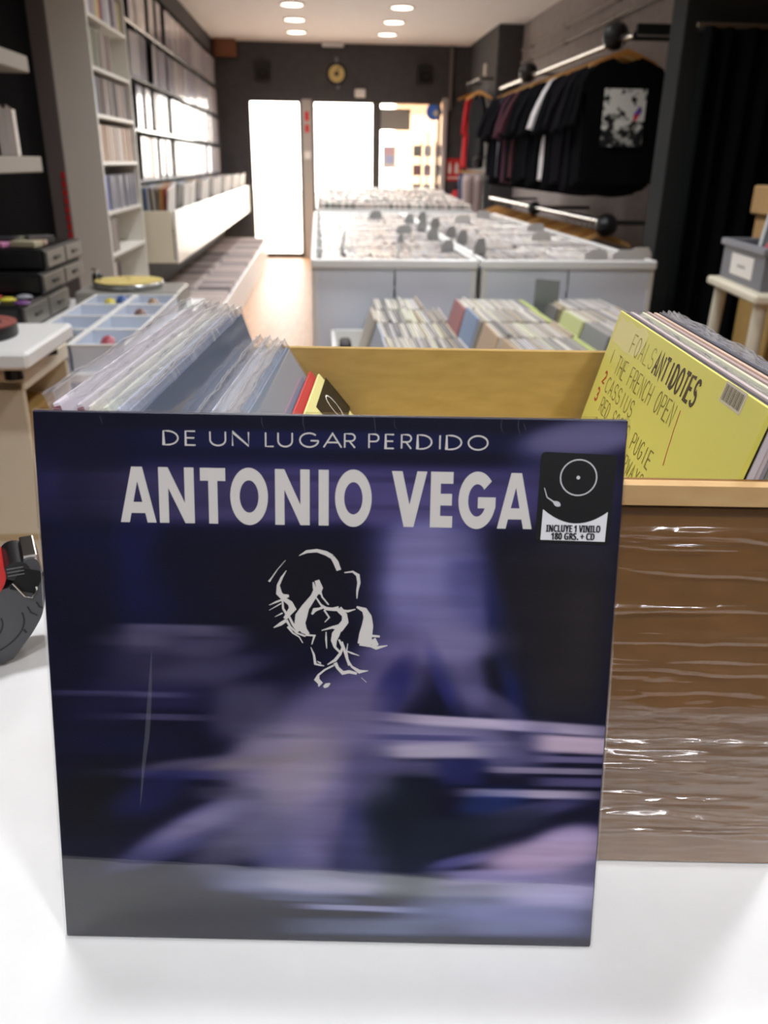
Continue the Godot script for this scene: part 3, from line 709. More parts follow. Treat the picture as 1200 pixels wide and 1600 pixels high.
func build_album() -> void:
	var s := 0.315
	var t := thing("vinyl_album", "sealed dark blue and purple vinyl album leaning upright on the white counter", "album", Vector3(-0.0021, 0.9209, -0.3532))
	t.rotation = Vector3(deg_to_rad(-12.13), deg_to_rad(-5.0), 0)
	part("jacket", cbox(s, s, 0.004, 0.0007), mat(rgb(20, 18, 44), 0.4), t, Vector3(0, s / 2, -0.0022))
	var art := mat(Color.WHITE, 0.55, 0.0, 0.3)
	art.albedo_texture = cover_image()
	art.texture_repeat = false
	art.clearcoat_enabled = true
	art.clearcoat = 1.0
	art.clearcoat_roughness = 0.03
	part("cover_print", face_quad(s - 0.0014, s - 0.0014), art, t, Vector3(0, 0.0007, 0.0001))
	var ink := mat(rgb(214, 209, 203), 0.5)
	var x0 := -0.5
	var st := new_st()
	for l in TITLE_LETTERS:
		add_heavy(st, l[0], x0 + l[1], x0 + l[2], 0.811, 0.9075, s)
	part("title_lettering", st.commit(), ink, t, Vector3(0, 0, 0.0003)).set_meta("label", "large heavy pale grey capital letters")
	st = new_st()
	for l in SUBTITLE_LETTERS:
		add_letter(st, l[0], x0 + l[1], x0 + l[2], 0.9458, 0.9692, 0.0026, s)
	part("subtitle_lettering", st.commit(), ink, t, Vector3(0, 0, 0.0003)).set_meta("label", "thin wide pale capital letters along the top")
	st = new_st()
	for k in HEAD_STROKES:
		var a := []
		for i in k.size():
			a.append(k[i] - 0.5 if i % 3 == 0 else k[i])
		add_stroke(st, a, s)
	part("brush_drawing", st.commit(), ink, t, Vector3(0, 0, 0.0003)).set_meta("label", "pale brush-stroke drawing of a head")
	# sticker
	var sk := part("sticker", sticker_shape(), mat(rgb(12, 12, 13), 0.45), t, Vector3(0, 0, 0.0004))
	sk.set_meta("label", "black and white rounded sticker")
	st = new_st()
	var white_area := [[0.3650, 0.8464], [0.3633, 0.7929], [0.4737, 0.7911], [0.4756, 0.8433]]
	for i in range(1, 12):
		var k := i / 12.0
		white_area.append([lerpf(0.4756, 0.3650, k), lerpf(0.8433, 0.8464, k) - 0.0225 * 4.0 * k * (1.0 - k)])
	add_flat(st, white_area, s)
	part("white_field", st.commit(), mat(rgb(228, 228, 230), 0.5), sk, Vector3(0, 0, 0.0002))
	st = new_st()
	var ring := []
	for p in arc(0.4222, 0.9017, 0.0305, 0.0305, 0, 360, 40):
		ring.append_array([p[0], p[1], 0.0022])
	add_stroke(st, ring, s)
	var dot := []
	for p in arc(0.4218, 0.9017, 0.0032, 0.0032, 0, 342, 19):
		dot.append(p)
	add_flat(st, dot, s)
	add_stroke(st, [0.3655, 0.8832, 0.0012, 0.3708, 0.867, 0.0018, 0.384, 0.8585, 0.0024], s)
	add_stroke(st, [0.382, 0.8595, 0.003, 0.3865, 0.8568, 0.0085, 0.3905, 0.8548, 0.0085, 0.394, 0.853, 0.003], s)
	part("record_symbol", st.commit(), mat(rgb(206, 206, 208), 0.5), sk, Vector3(0, 0, 0.0002))
	for line in [["INCLUYE 1 VINILO", 0.4185, 0.8065, 0.092], ["180 GRS. + CD", 0.4185, 0.7930, 0.074]]:
		var f := SystemFont.new()
		f.font_names = PackedStringArray(["Droid Sans"])
		f.font_weight = 700
		var tm := TextMesh.new()
		tm.font = f
		tm.text = line[0]
		tm.font_size = 64
		tm.pixel_size = 0.001
		tm.depth = 0.0
		tm.curve_step = 2.0
		var w: float = tm.get_aabb().size.x
		var h: float = tm.get_aabb().size.y
		for k in 3:
			var o := part("lettering", tm, M.black_matte, sk, Vector3(line[1] * s + (k - 1) * 0.00016, (line[2] + 0.0065) * s, 0.0004 + k * 0.000003))
			o.scale = Vector3(line[3] * s / w, 0.0126 * s / h, 1)
	# shrink wrap
	var wrap := clear(Color(0.96, 0.97, 1.0), 0.004, 0.02)
	wrap.heightmap_enabled = true
	wrap.heightmap_scale = 0.012
	wrap.heightmap_texture = noise_tex(0.01, Color.BLACK, Color.WHITE, 256, 77, 2)
	wrap.uv1_triplanar = true
	wrap.uv1_scale = Vector3(5, 5, 5)
	part("shrink_wrap", cbox(s + 0.002, s + 0.002, 0.0062, 0.0012), wrap, t, Vector3(0, s / 2, -0.0020))
	st = new_st()
	for k in 16:
		var x := rng.randf_range(-0.47, 0.47)
		var top := k % 2 == 0
		var y := 0.985 if top else 0.03
		var l := rng.randf_range(0.01, 0.03)
		add_stroke(st, [x, y + l * 0.6, 0.0006, x + rng.randf_range(-0.004, 0.004), y, 0.0012, x + 0.004, y - l * 0.5, 0.0004], s)
	add_stroke(st, [-0.313, 0.58, 0.001, -0.319, 0.5, 0.007, -0.327, 0.42, 0.009, -0.336, 0.36, 0.006, -0.345, 0.28, 0.001], s)
	part("wrap_creases", st.commit(), clear(Color(0.85, 0.85, 0.9), 0.05, 0.25), t, Vector3(0, 0, 0.0016))

func sticker_shape() -> ArrayMesh:
	var s := 0.315
	var c := [Vector2(0.3575, 0.9447), Vector2(0.485, 0.941), Vector2(0.4801, 0.7849), Vector2(0.3546, 0.7888)]
	var pts := []
	for i in 4:
		var a: Vector2 = c[(i + 3) % 4]
		var p: Vector2 = c[i]
		var b: Vector2 = c[(i + 1) % 4]
		var r := 0.009
		var p0 := p + (a - p).normalized() * r
		var p1 := p + (b - p).normalized() * r
		for k in 6:
			var q := p0.lerp(p, k / 5.0).lerp(p.lerp(p1, k / 5.0), k / 5.0)
			pts.append([q.x, q.y])
	var st := new_st()
	add_flat(st, pts, s)
	return st.commit()

# ---------------------------------------------------------------- carton of records on the counter
const CARTON_W := 0.44
const CARTON_D := 0.338
const CARTON_H := 0.274

func carton_frame() -> Transform3D:
	var b := Basis(Vector3.UP, deg_to_rad(-5.0))
	var corner := Vector3(0.297, 0.92, -0.394)
	return Transform3D(b, corner - b.x * CARTON_W)

func build_carton() -> void:
	var fr := carton_frame()
	var t := thing("carton", "open cardboard carton wrapped in clear film, full of records", "carton", fr.origin, deg_to_rad(-5.0))
	var w := CARTON_W
	var d := CARTON_D
	var h := CARTON_H
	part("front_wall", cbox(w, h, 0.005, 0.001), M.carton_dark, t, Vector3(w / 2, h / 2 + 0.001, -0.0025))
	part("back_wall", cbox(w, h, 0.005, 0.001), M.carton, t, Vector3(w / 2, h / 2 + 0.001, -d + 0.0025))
	for x in [0.0025, w - 0.0025]:
		part("side_wall", cbox(0.005, h, d - 0.01, 0.001), M.carton, t, Vector3(x, h / 2 + 0.001, -d / 2))
	part("base", cbox(w - 0.01, 0.004, d - 0.01, 0.0), M.carton, t, Vector3(w / 2, 0.003, -d / 2))
	# rounded fold of the flap along the front rim
	var poly := PackedVector2Array([Vector2(-0.0052, 0.0), Vector2(0.0022, 0.0), Vector2(0.0034, 0.004), Vector2(0.003, 0.009), Vector2(0.0008, 0.0125), Vector2(-0.0025, 0.0132), Vector2(-0.0052, 0.0115)])
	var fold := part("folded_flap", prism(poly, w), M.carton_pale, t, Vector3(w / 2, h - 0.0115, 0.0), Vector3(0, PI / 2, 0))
	fold.rotation = Vector3(0, -PI / 2, 0)
	fold.scale = Vector3(-1, 1, 1)
	# stretch film over the front, with pulled wrinkles
	var film := clear(Color(0.95, 0.95, 0.96), 0.02, 0.1)
	part("stretch_film", film_shape(w, h - 0.016), film, t, Vector3(0, 0.004, 0.0012))
	part("stretch_film", film_shape(w, 0.135, 5, 12), clear(Color(0.9, 0.9, 0.9), 0.05, 0.16), t, Vector3(0, 0.003, 0.0042))
	# records leaning left: top edge place, lean, thickness, jacket colour, label
	var left := [
		[-0.0060, 15.6, 0.0050, [222, 214, 220], "record in clear sleeve with dark red spine, outermost on the carton's left", [120, 22, 42]],
		[0.0065, 16.0, 0.0046, [216, 206, 212], "record in clear sleeve with dark red spine, second from the carton's left", [124, 24, 44]],
		[0.0125, 16.4, 0.0036, [224, 218, 208], "cream record in clear sleeve, third from the carton's left", [206, 200, 190]],
		[0.0200, 17.0, 0.0036, [226, 228, 206], "pale greenish record in clear sleeve, fourth from the carton's left", [90, 96, 80]],
		[0.0270, 17.5, 0.0036, [204, 208, 222], "pale grey blue record in clear sleeve left of the slate one", [190, 190, 200]],
		[0.0330, 17.9, 0.0034, [170, 176, 194], "grey blue record in clear sleeve right behind the slate one", [170, 176, 190]],
		[0.0390, 18.4, 0.0036, [78, 92, 116], "slate blue record in clear sleeve standing tall in the carton", [78, 92, 116]],
		[0.0560, 30.0, 0.0036, [186, 190, 202], "pale record in clear sleeve, leaning lower beside the slate one", [186, 190, 202]],
		[0.0650, 30.4, 0.0036, [196, 188, 178], "beige record in clear sleeve, leaning low in the carton", [196, 188, 178]],
		[0.0725, 30.8, 0.0034, [176, 184, 200], "shiny bluish record in clear sleeve, leaning low in the carton", [176, 184, 200]],
		[0.0780, 31.2, 0.0034, [128, 140, 158], "grey blue record in clear sleeve before the red one", [128, 140, 158]],
		[0.1030, 38.5, 0.0040, [178, 52, 52], "red record leaning low in the middle of the carton", [178, 52, 52]],
		[0.1110, 39.0, 0.0036, [214, 208, 140], "pale yellow record with black disc sticker in the carton", [214, 208, 140]],
	]
	for i in left.size():
		var r: Array = left[i]
		var lean := deg_to_rad(r[1])
		var size := 0.322 if i < 11 else 0.315
		var bottom: float = r[0] + sin(lean) * size
		var o := sleeved(fr, bottom, lean, r[2], size, r[3], r[4], i < 11, r[5], 0.0075 + rng.randf_range(0, 0.0015))
		if i == 12:
			var st := new_st()
			add_flat(st, [[-0.16, 0.0], [-0.06, 0.0], [-0.06, 0.036], [-0.16, 0.036]], 1.0)
			var sk := part("sticker", st.commit(), M.black, o, Vector3(0.00135, 0.272, -0.005), Vector3(0, PI / 2, 0))
			sk.position.z = -0.228
			st = new_st()
			var ring := []
			for p in arc(-0.11, 0.018, 0.012, 0.012, 0, 360, 24):
				ring.append_array([p[0], p[1], 0.0014])
			add_stroke(st, ring, 1.0)
			part("ring", st.commit(), M.paper, sk, Vector3(0, 0, 0.0002))
	# records leaning right
	var right := [
		[[218, 210, 112], "yellow record with hand-drawn track list leaning in the carton", [216, 208, 96]],
		[[60, 56, 62], "dark record right behind the yellow one in the carton", [200, 190, 194]],
		[[196, 180, 178], "pinkish edged record, second behind the yellow one", [196, 180, 178]],
		[[120, 112, 120], "grey record, third behind the yellow one", [160, 150, 156]],
		[[206, 204, 176], "cream record, fourth behind the yellow one", [206, 204, 176]],
		[[172, 150, 146], "rosy record, fifth behind the yellow one", [172, 150, 146]],
		[[206, 178, 156], "peach edged record, sixth behind the yellow one", [206, 178, 156]],
		[[70, 70, 78], "dark grey record, seventh behind the yellow one", [110, 110, 116]],
		[[176, 174, 186], "shiny grey record, third from the carton's right wall", [176, 174, 186]],
		[[150, 150, 158], "silvery record, second from the carton's right wall", [200, 200, 206]],
		[[188, 186, 192], "silvery record against the carton's right wall", [210, 210, 214]],
	]
	for i in right.size():
		var r: Array = right[i]
		var lean := deg_to_rad(-14.0 + i * 0.12)
		var o := sleeved(fr, 0.3045 + i * 0.0055 + (0.001 if i > 0 else 0.0), lean, 0.0036 if i == 0 else 0.0046, 0.316 if i == 0 else 0.314, r[0], r[1], i in [3, 8, 9, 10], r[2], 0.008 + (0.0 if i == 0 else rng.randf_range(0.0, 0.006)))
		if i == 0:
			track_list(o)

# a sleeve standing in the carton; its faces look along x
func sleeved(fr: Transform3D, bottom: float, lean: float, th: float, size: float, c: Array, label: String, wrapped: bool, spine: Array, d0: float) -> Node3D:
	var o := thing("record", label, "record", Vector3.ZERO, 0.0, "records in the counter carton")
	var lift := 0.0055 + absf(sin(lean)) * th * 0.5
	o.transform = fr * Transform3D(Basis(Vector3.BACK, lean), Vector3(bottom, lift, -(d0 + size / 2)))
	var js := size - 0.008 if wrapped else size
	part("jacket", cbox(th - 0.0012, js, js, 0.0005), mat(rgb(c[0], c[1], c[2]), 0.45), o, Vector3(0, js / 2 + 0.001, 0))
	part("spine", cbox(th - 0.0008, js - 0.004, 0.0012, 0.0002), mat(rgb(spine[0], spine[1], spine[2]), 0.45), o, Vector3(0, js / 2 + 0.001, js / 2 + 0.0004))
	if wrapped:
		part("clear_sleeve", wavy_sleeve(th, size), M.sleeve, o, Vector3(0, size / 2, 0))
	return o

# a loose plastic sleeve: a thin box whose open top edge ripples
func wavy_sleeve(th: float, size: float) -> ArrayMesh:
	var st := new_st()
	var n := 40
	var ph := rng.randf() * TAU
	var h := size / 2
	var zs := []
	var tops := []
	var sides := []
	for i in n + 1:
		var k := float(i) / n
		zs.append(lerpf(-h, h, k))
		tops.append(h + 0.0006 * sin(k * 23.0 + ph) + rng.randf_range(-0.0005, 0.0007))
		sides.append(th * 0.5 + 0.0003 * sin(k * 31.0 + ph * 2.0) + rng.randf_range(0, 0.0003))
	for i in n:
		for s in [-1.0, 1.0]:
			var a := Vector3(s * th * 0.5, -h, zs[i])
			var b := Vector3(s * th * 0.5, -h, zs[i + 1])
			var c := Vector3(s * th * 0.5, h - 0.008, zs[i + 1])
			var d := Vector3(s * th * 0.5, h - 0.008, zs[i])
			quad(st, a, b, c, d, Vector3(s, 0, 0))
			var e := Vector3(s * sides[i + 1], tops[i + 1], zs[i + 1])
			var f := Vector3(s * sides[i], tops[i], zs[i])
			quad(st, d, c, e, f, Vector3(s, 0, 0))
		quad(st, Vector3(-sides[i], tops[i], zs[i]), Vector3(sides[i], tops[i], zs[i]), Vector3(sides[i + 1], tops[i + 1], zs[i + 1]), Vector3(-sides[i + 1], tops[i + 1], zs[i + 1]), Vector3.UP)
	for s in [-1.0, 1.0]:
		var glint_bead := []
		for i in n + 1:
			glint_bead.append(Vector3(s * sides[i], tops[i], zs[i]))
		add_tube(st, glint_bead, 0.0007, 6)  # round bead added along the top edges to catch highlight lines
	for s in [-1.0, 1.0]:
		quad(st, Vector3(-th / 2, -h, s * h), Vector3(th / 2, -h, s * h), Vector3(th / 2, h, s * h), Vector3(-th / 2, h, s * h), Vector3(0, 0, s))
	return st.commit()

func film_shape(w: float, h: float, seed_ := 9, count := 26) -> ArrayMesh:
	var st := new_st()
	var nx := 70
	var ny := 170
	var n1 := FastNoiseLite.new()
	n1.frequency = 1.0
	n1.seed = seed_
	n1.fractal_octaves = 3
	var ridges := []
	for k in count:
		ridges.append([rng.randf_range(0.02, h - 0.015), rng.randf_range(-0.07, 0.03), rng.randf_range(0.0012, 0.003), rng.randf_range(0.0009, 0.0022), rng.randf_range(0.2, 0.44), rng.randf_range(0.04, 0.14)])
	var p := []
	for j in ny + 1:
		for i in nx + 1:
			var x := w * i / nx
			var y: float = h * j / ny * (1.0 - (0.0 if h > 0.2 else 0.14 * (0.5 + n1.get_noise_2d(x * 7.0, 3.0))))
			var z := 0.0006 + 0.0007 * n1.get_noise_2d(x * 9.0, y * 60.0) + 0.0005 * n1.get_noise_2d(x * 30.0, y * 160.0)
			for r in ridges:
				var c: float = r[0] + r[1] * (x - r[4]) + 0.002 * n1.get_noise_2d(x * 14.0, r[0] * 90.0)
				var e := exp(-pow((y - c) / r[3], 2.0)) * smoothstep(0.0, 0.05, r[5] + 0.05 - absf(x - r[4]))
				z += r[2] * e
			p.append(Vector3(x, y, maxf(z, 0.0)))
	var nrm := []
	for j in ny + 1:
		for i in nx + 1:
			var a: Vector3 = p[j * (nx + 1) + mini(i + 1, nx)] - p[j * (nx + 1) + maxi(i - 1, 0)]
			var b: Vector3 = p[mini(j + 1, ny) * (nx + 1) + i] - p[maxi(j - 1, 0) * (nx + 1) + i]
			nrm.append(a.cross(b).normalized())
	for j in ny:
		for i in nx:
			var q := [j * (nx + 1) + i, j * (nx + 1) + i + 1, (j + 1) * (nx + 1) + i + 1, (j + 1) * (nx + 1) + i]
			tri_n(st, [p[q[0]], p[q[1]], p[q[2]]], [nrm[q[0]], nrm[q[1]], nrm[q[2]]])
			tri_n(st, [p[q[0]], p[q[2]], p[q[3]]], [nrm[q[0]], nrm[q[2]], nrm[q[3]]])
	return st.commit()

# hand lettering on the yellow jacket; x runs from the far end towards the camera
func track_list(o: Node3D) -> void:
	var s := 0.322
	var at := Vector3(-0.00135, 0, -s / 2)
	var turn := Vector3(0, -PI / 2, 0)
	var st := new_st()
	add_words(st, "FOALS", 0.205, 0.41, 0.907, 0.955, 0.0028, s)
	part("thin_lettering", st.commit(), mat(rgb(150, 142, 70), 0.5), o, at, turn)
	st = new_st()
	add_words(st, "ANTIDOTES", 0.412, 0.71, 0.903, 0.954, 0.0085, s)
	part("dark_lettering", st.commit(), mat(rgb(74, 62, 50), 0.5), o, at, turn)
	st = new_st()
	add_words(st, "THE FRENCH OPEN", 0.146, 0.64, 0.838, 0.885, 0.0034, s)
	add_words(st, "CASSIUS", 0.125, 0.40, 0.782, 0.822, 0.0034, s)
	add_words(st, "RED SOCKS PUGIE", 0.14, 0.62, 0.728, 0.768, 0.0034, s)
	add_words(st, "OLYMPIC AIRWAYS", 0.14, 0.62, 0.676, 0.712, 0.0034, s)
	part("outline_lettering", st.commit(), mat(rgb(132, 120, 62), 0.5), o, at, turn)
	st = new_st()
	add_stroke(st, [0.088, 0.852, 0.004, 0.086, 0.888, 0.004], s)
	part("number", st.commit(), mat(rgb(110, 98, 52), 0.5), o, at, turn)
	st = new_st()
	add_letter(st, "2", 0.078, 0.1, 0.795, 0.826, 0.007, s)
	add_letter(st, "3", 0.066, 0.09, 0.742, 0.776, 0.007, s)
	add_stroke(st, [0.653, 0.881, 0.003, 0.66, 0.84, 0.003, 0.672, 0.79, 0.003, 0.68, 0.765, 0.004], s)
	part("red_marks", st.commit(), mat(rgb(184, 52, 46), 0.5), o, at, turn)
	st = new_st()
	add_flat(st, [[0.032, 0.975], [0.09, 0.968], [0.14, 0.975], [0.2, 0.97], [0.26, 0.982], [0.3, 0.972], [0.297, 0.925], [0.24, 0.905], [0.15, 0.9], [0.09, 0.905], [0.03, 0.903]], s)
	part("pale_patch", st.commit(), mat(rgb(226, 214, 152), 0.55), o, at + Vector3(0.00008, 0, 0), turn)
	st = new_st()
	add_flat(st, [[0.8, 0.945], [0.9, 0.945], [0.9, 0.985], [0.8, 0.985]], s)
	var bc := part("barcode_field", st.commit(), mat(rgb(206, 196, 176), 0.5), o, at, turn)
	st = new_st()
	for k in 16:
		var x := 0.806 + k * 0.0057
		var w := 0.0012 + 0.0016 * ((k * 7) % 3) / 2.0
		add_stroke(st, [x, 0.95, w, x, 0.98, w], s)
	part("barcode_lines", st.commit(), mat(rgb(60, 54, 48), 0.5), bc, Vector3(0, 0, 0.0002))

# ---------------------------------------------------------------- tables of compact discs
func build_disc_tables() -> void:
	var case_mesh := cbox(0.0094, 0.125, 0.142, 0.0008)
	var left_over := []
	var count := 0
	for side in 2:
		var x0 := -0.045 if side == 0 else 0.826
		var x1 := 0.806 if side == 0 else 1.742
		var w := x1 - x0
		var t := thing("disc_table", ["white display table of compact discs beside the aisle", "white display table of compact discs beside the shirt rail"][side], "display table", Vector3((x0 + x1) / 2, 0, -6.43))
		for k in 2:
			part("front_panel", cbox(w / 2 - 0.03, 0.84, 0.02, 0.002), M.plastic_pale, t, Vector3((k - 0.5) * (w / 2 - 0.02), 0.44, 2.11))
		for x in [-w / 2 + 0.02, w / 2 - 0.02]:
			part("corner_post", cbox(0.035, 0.86, 0.035, 0.006), M.white, t, Vector3(x, 0.43, 2.105))
			part("side_panel", cbox(0.02, 0.84, 4.2, 0.002), M.white, t, Vector3(x, 0.44, 0))
		part("back_panel", cbox(w - 0.04, 0.84, 0.02, 0.002), M.white, t, Vector3(0, 0.44, -2.1))
		part("tray_floor", cbox(w - 0.04, 0.02, 4.2, 0.0), M.white, t, Vector3(0, 0.755, 0))
		for z in [2.125, -2.125]:
			part("rim", cbox(w, 0.045, 0.03, 0.01), M.white, t, Vector3(0, 0.878, z))
		for x in [-w / 2 + 0.012, w / 2 - 0.012]:
			part("rim", cbox(0.026, 0.045, 4.22, 0.008), M.white, t, Vector3(x, 0.878, 0))
		for k in range(1, 6):
			part("divider_rail", cbox(w - 0.05, 0.12, 0.014, 0.003), M.white, t, Vector3(0, 0.825, 2.11 - k * 0.7))
		# rows of discs
		for tub in 6:
			for row in 4:
				var z := -4.33 - tub * 0.7 - 0.085 - row * 0.165
				var x := x0 + 0.05
				var lean := -0.16 - 0.16 * rng.randf()
				while x < x1 - 0.06:
					if rng.randf() < 0.015:
						x += rng.randf_range(0.012, 0.03)
						lean = -0.14 - 0.2 * rng.randf()
						continue
					var l := lean + rng.randf_range(-0.012, 0.012)
					var p := Vector3(x, 0.768 + 0.0625 * cos(l) + 0.0047 * absf(sin(l)) + rng.randf_range(0, 0.003), z + rng.randf_range(-0.003, 0.003))
					if tub == 0 and row < 2 and count < 300:
						count += 1
						solo("compact_disc", case_mesh, M.tones[rng.randi() % 10], "compact disc case standing in the front rows of the white display tables", "compact disc", p, Vector3(0, 0, l), "compact discs in the front table rows")
					else:
						left_over.append([Transform3D(Basis(Vector3.BACK, l), p), M.tones[rng.randi() % 10].albedo_color])
					x += 0.0101 / cos(l)
		# tall grey card dividers by the seam, and pale ones
		var cards := []
		if side == 1:
			cards = [[0.87, -4.62, 0.1, 0.075, 0.9], [0.875, -5.25, 0.1, 0.07, 0.9], [0.88, -5.75, 0.1, 0.06, 0.9], [0.885, -6.6, 0.1, 0.06, 0.9], [0.88, -7.4, 0.1, 0.06, 0.9], [1.69, -4.42, 0.1, 0.05, 0.2], [1.6, -4.4, 0.1, 0.04, 0.2], [1.45, -4.4, 0.1, 0.04, 0.2], [1.46, -5.6, 0.1, 0.04, 0.2], [1.62, -6.4, 0.1, 0.04, 0.2], [1.2, -7.2, 0.1, 0.05, 0.2], [1.5, -7.9, 0.1, 0.05, 0.2]]
		else:
			cards = [[0.41, -4.46, 0.1, 0.055, 1.45], [0.12, -4.62, 0.1, 0.05, 1.45], [0.15, -5.3, 0.1, 0.05, 1.45], [0.5, -5.32, 0.1, 0.04, 1.2], [0.72, -4.8, 0.1, 0.05, 0.9], [0.74, -5.6, 0.1, 0.06, 0.9], [0.75, -6.3, 0.1, 0.06, 0.9], [0.6, -6.1, 0.1, 0.04, 0.6], [0.74, -7.1, 0.1, 0.06, 0.9], [0.5, -7.7, 0.1, 0.05, 0.6]]
		for c in cards:
			var grey: bool = c[4] > 0.5
			var poly := PackedVector2Array([Vector2(-0.07, -0.12), Vector2(0.07, -0.12), Vector2(0.07, c[3] * 0.3), Vector2(0.05, c[3]), Vector2(-0.03, c[3]), Vector2(-0.07, c[3] * 0.5)])
			solo("divider_card", prism(poly, 0.003), mat(rgb(168, 168, 166), 0.5) if grey else mat(rgb(206, 204, 198), 0.5), "grey plastic divider card standing between the discs" if grey else "pale plastic divider card standing between the discs", "divider", Vector3(c[0], 0.905, c[1]), Vector3(0, c[4], 0), "grey disc dividers" if grey else "pale disc dividers")
	var mm := MultiMesh.new()
	mm.transform_format = MultiMesh.TRANSFORM_3D
	mm.use_colors = true
	mm.mesh = case_mesh
	mm.instance_count = left_over.size()
	for i in left_over.size():
		mm.set_instance_transform(i, left_over[i][0])
		mm.set_instance_color(i, left_over[i][1].srgb_to_linear())
	var mi := MultiMeshInstance3D.new()
	mi.name = "compact_disc_rows"
	mi.multimesh = mm
	var cm := mat(Color.WHITE, 0.3)
	cm.vertex_color_use_as_albedo = true
	mi.material_override = cm
	mi.set_meta("kind", "stuff")
	add_child(mi)
	tag(mi, "tightly packed rows of compact discs filling the tables behind the front rows", "compact discs")

# ---------------------------------------------------------------- crates of records before the tables
func build_crates() -> void:
	var t := thing("record_stand", "low white stand of record crates before the disc tables", "stand", Vector3(0.78, 0, -3.5))
	part("base", cbox(1.46, 0.41, 1.48, 0.004), M.white, t, Vector3(0, 0.205, 0))
	for x in [-0.72, -0.245, 0.235, 0.72]:
		part("partition", cbox(0.02, 0.15, 1.46, 0.003), M.white, t, Vector3(x, 0.486, 0))
	for z in [-0.73, 0.73]:
		part("end_board", cbox(1.42, 0.15, 0.02, 0.003), M.white, t, Vector3(0, 0.486, z))
	solo("black_block", cbox(0.05, 0.26, 0.12, 0.012), M.black, "black block standing at the left end of the record stand", "block", Vector3(0.105, 0.541, -3.42), Vector3(0, 0, 0.05))  # plain black block standing in for a dark opening of the stand
	var tall := solo("divider_card", cbox(0.003, 0.42, 0.13, 0.001), mat(rgb(120, 124, 122), 0.4), "tall dark grey divider card rising above the record crates", "divider", Vector3(1.12, 0.62, -4.1), Vector3(0, 0.9, 0))
	tall.set_meta("group", "record crate divider")
	var faces := [[[206, 200, 190], [196, 186, 170], [190, 196, 206]], [[176, 116, 110], [150, 170, 196], [206, 180, 150]], [[120, 118, 116], [206, 210, 150], [150, 150, 150]]]
	for col in 3:
		for row in 4:
			var z := -4.07 + row * 0.335
			var x: float = [0.13, 0.60, 1.06][col] + row * 0.012
			var x_end: float = [0.46, 0.945, 1.36][col]
			if row == 0 and col == 0:
				x += 0.06
				x_end -= 0.05
			var lean := deg_to_rad(-13.0 - rng.randf_range(0, 4.0))
			var k := 0
			while x < x_end:
				var th := rng.randf_range(0.0095, 0.0135)
				var c: Array = faces[col][mini(row, 2)] if k == 0 else [[214, 208, 196], [190, 184, 176], [222, 218, 206], [170, 164, 156], [200, 196, 196], [186, 172, 150], [214, 214, 190], [140, 138, 136]][rng.randi() % 8]
				if col == 1 and x > x_end - 0.03:
					c = [196, 206, 130]
				var lift: float = 0.411 + absf(sin(lean)) * th * 0.6
				solo("crate_record", cbox(th * 0.92, 0.315, 0.315, 0.001), mat_cached(c), "%s record in the %s crate before the disc tables, %s row" % [tone_name(c), ["left", "middle", "right"][col], ["back", "third", "second", "front"][row]], "record", Vector3(x, lift, z) + Basis(Vector3.BACK, lean) * Vector3(0, 0.1575 + (0.012 if rng.randf() < 0.06 else 0.0), 0), Vector3(0, rng.randf_range(-0.02, 0.02), lean), "records in the low crates")
				x += th * 1.12
				k += 1
				if rng.randf() < 0.1:
					lean = clampf(lean + rng.randf_range(-0.03, 0.03), -0.34, -0.2)

func tone_name(c: Array) -> String:
	var hi := maxi(c[0], maxi(c[1], c[2]))
	var lo := mini(c[0], mini(c[1], c[2]))
	if hi - lo > 30:
		if c[2] == hi:
			return "blue"
		if c[1] == hi:
			return "lime green"
		return "reddish" if c[1] - c[2] < 12 else "tan"
	return "white" if lo > 195 else "cream" if lo > 180 else "pale grey" if lo > 160 else "grey"

var cached := {}
func mat_cached(c: Array) -> StandardMaterial3D:
	if not cached.has(c):
		cached[c] = mat(rgb(c[0], c[1], c[2]), 0.4)
	return cached[c]

# ---------------------------------------------------------------- bins of records near the doors
func build_far_bins() -> void:
	var t := thing("record_bin", "long white bin of records near the shop doors", "bin", Vector3(0.78, 0, -10.55))
	part("body", cbox(1.62, 0.635, 3.2, 0.006), M.white, t, Vector3(0, 0.3175, 0))
	for z in [-1.59, 1.59]:
		part("end_board", cbox(1.62, 0.27, 0.02, 0.003), M.white, t, Vector3(0, 0.772, z))
	for x in [-0.8, 0.8]:
		part("side_board", cbox(0.02, 0.27, 3.2, 0.003), M.white, t, Vector3(x, 0.772, 0))
	var rest := []
	for row in 9:
		var z := -9.14 - row * 0.335
		var x := 0.02
		while x < 1.56:
			var l := -0.06 - 0.04 * sin(row * 2.0 + x * 5.0)
			var th := rng.randf_range(0.0125, 0.018)
			var p := Vector3(x, 0.641 + 0.1575 + row * 0.008, z)
			var c: Array = [[226, 216, 206], [206, 190, 180], [236, 230, 222], [150, 140, 136], [216, 200, 192], [110, 120, 110]][rng.randi() % 6]
			if row == 0:
				solo("bin_record", cbox(0.011, 0.315, 0.315, 0.001), mat_cached(c), "record in the first row of the long white bin near the doors", "record", p, Vector3(0, 0, l), "records in the bin by the doors")
			else:
				rest.append([Transform3D(Basis(Vector3.BACK, l), p + Vector3(0, rng.randf_range(0, 0.02), 0)), rgb(c[0], c[1], c[2])])
			x += th
	stuff("bin_record_rows", cbox(0.011, 0.315, 0.315, 0.001), rest, "packed rows of records at the back of the long white bin", "records")

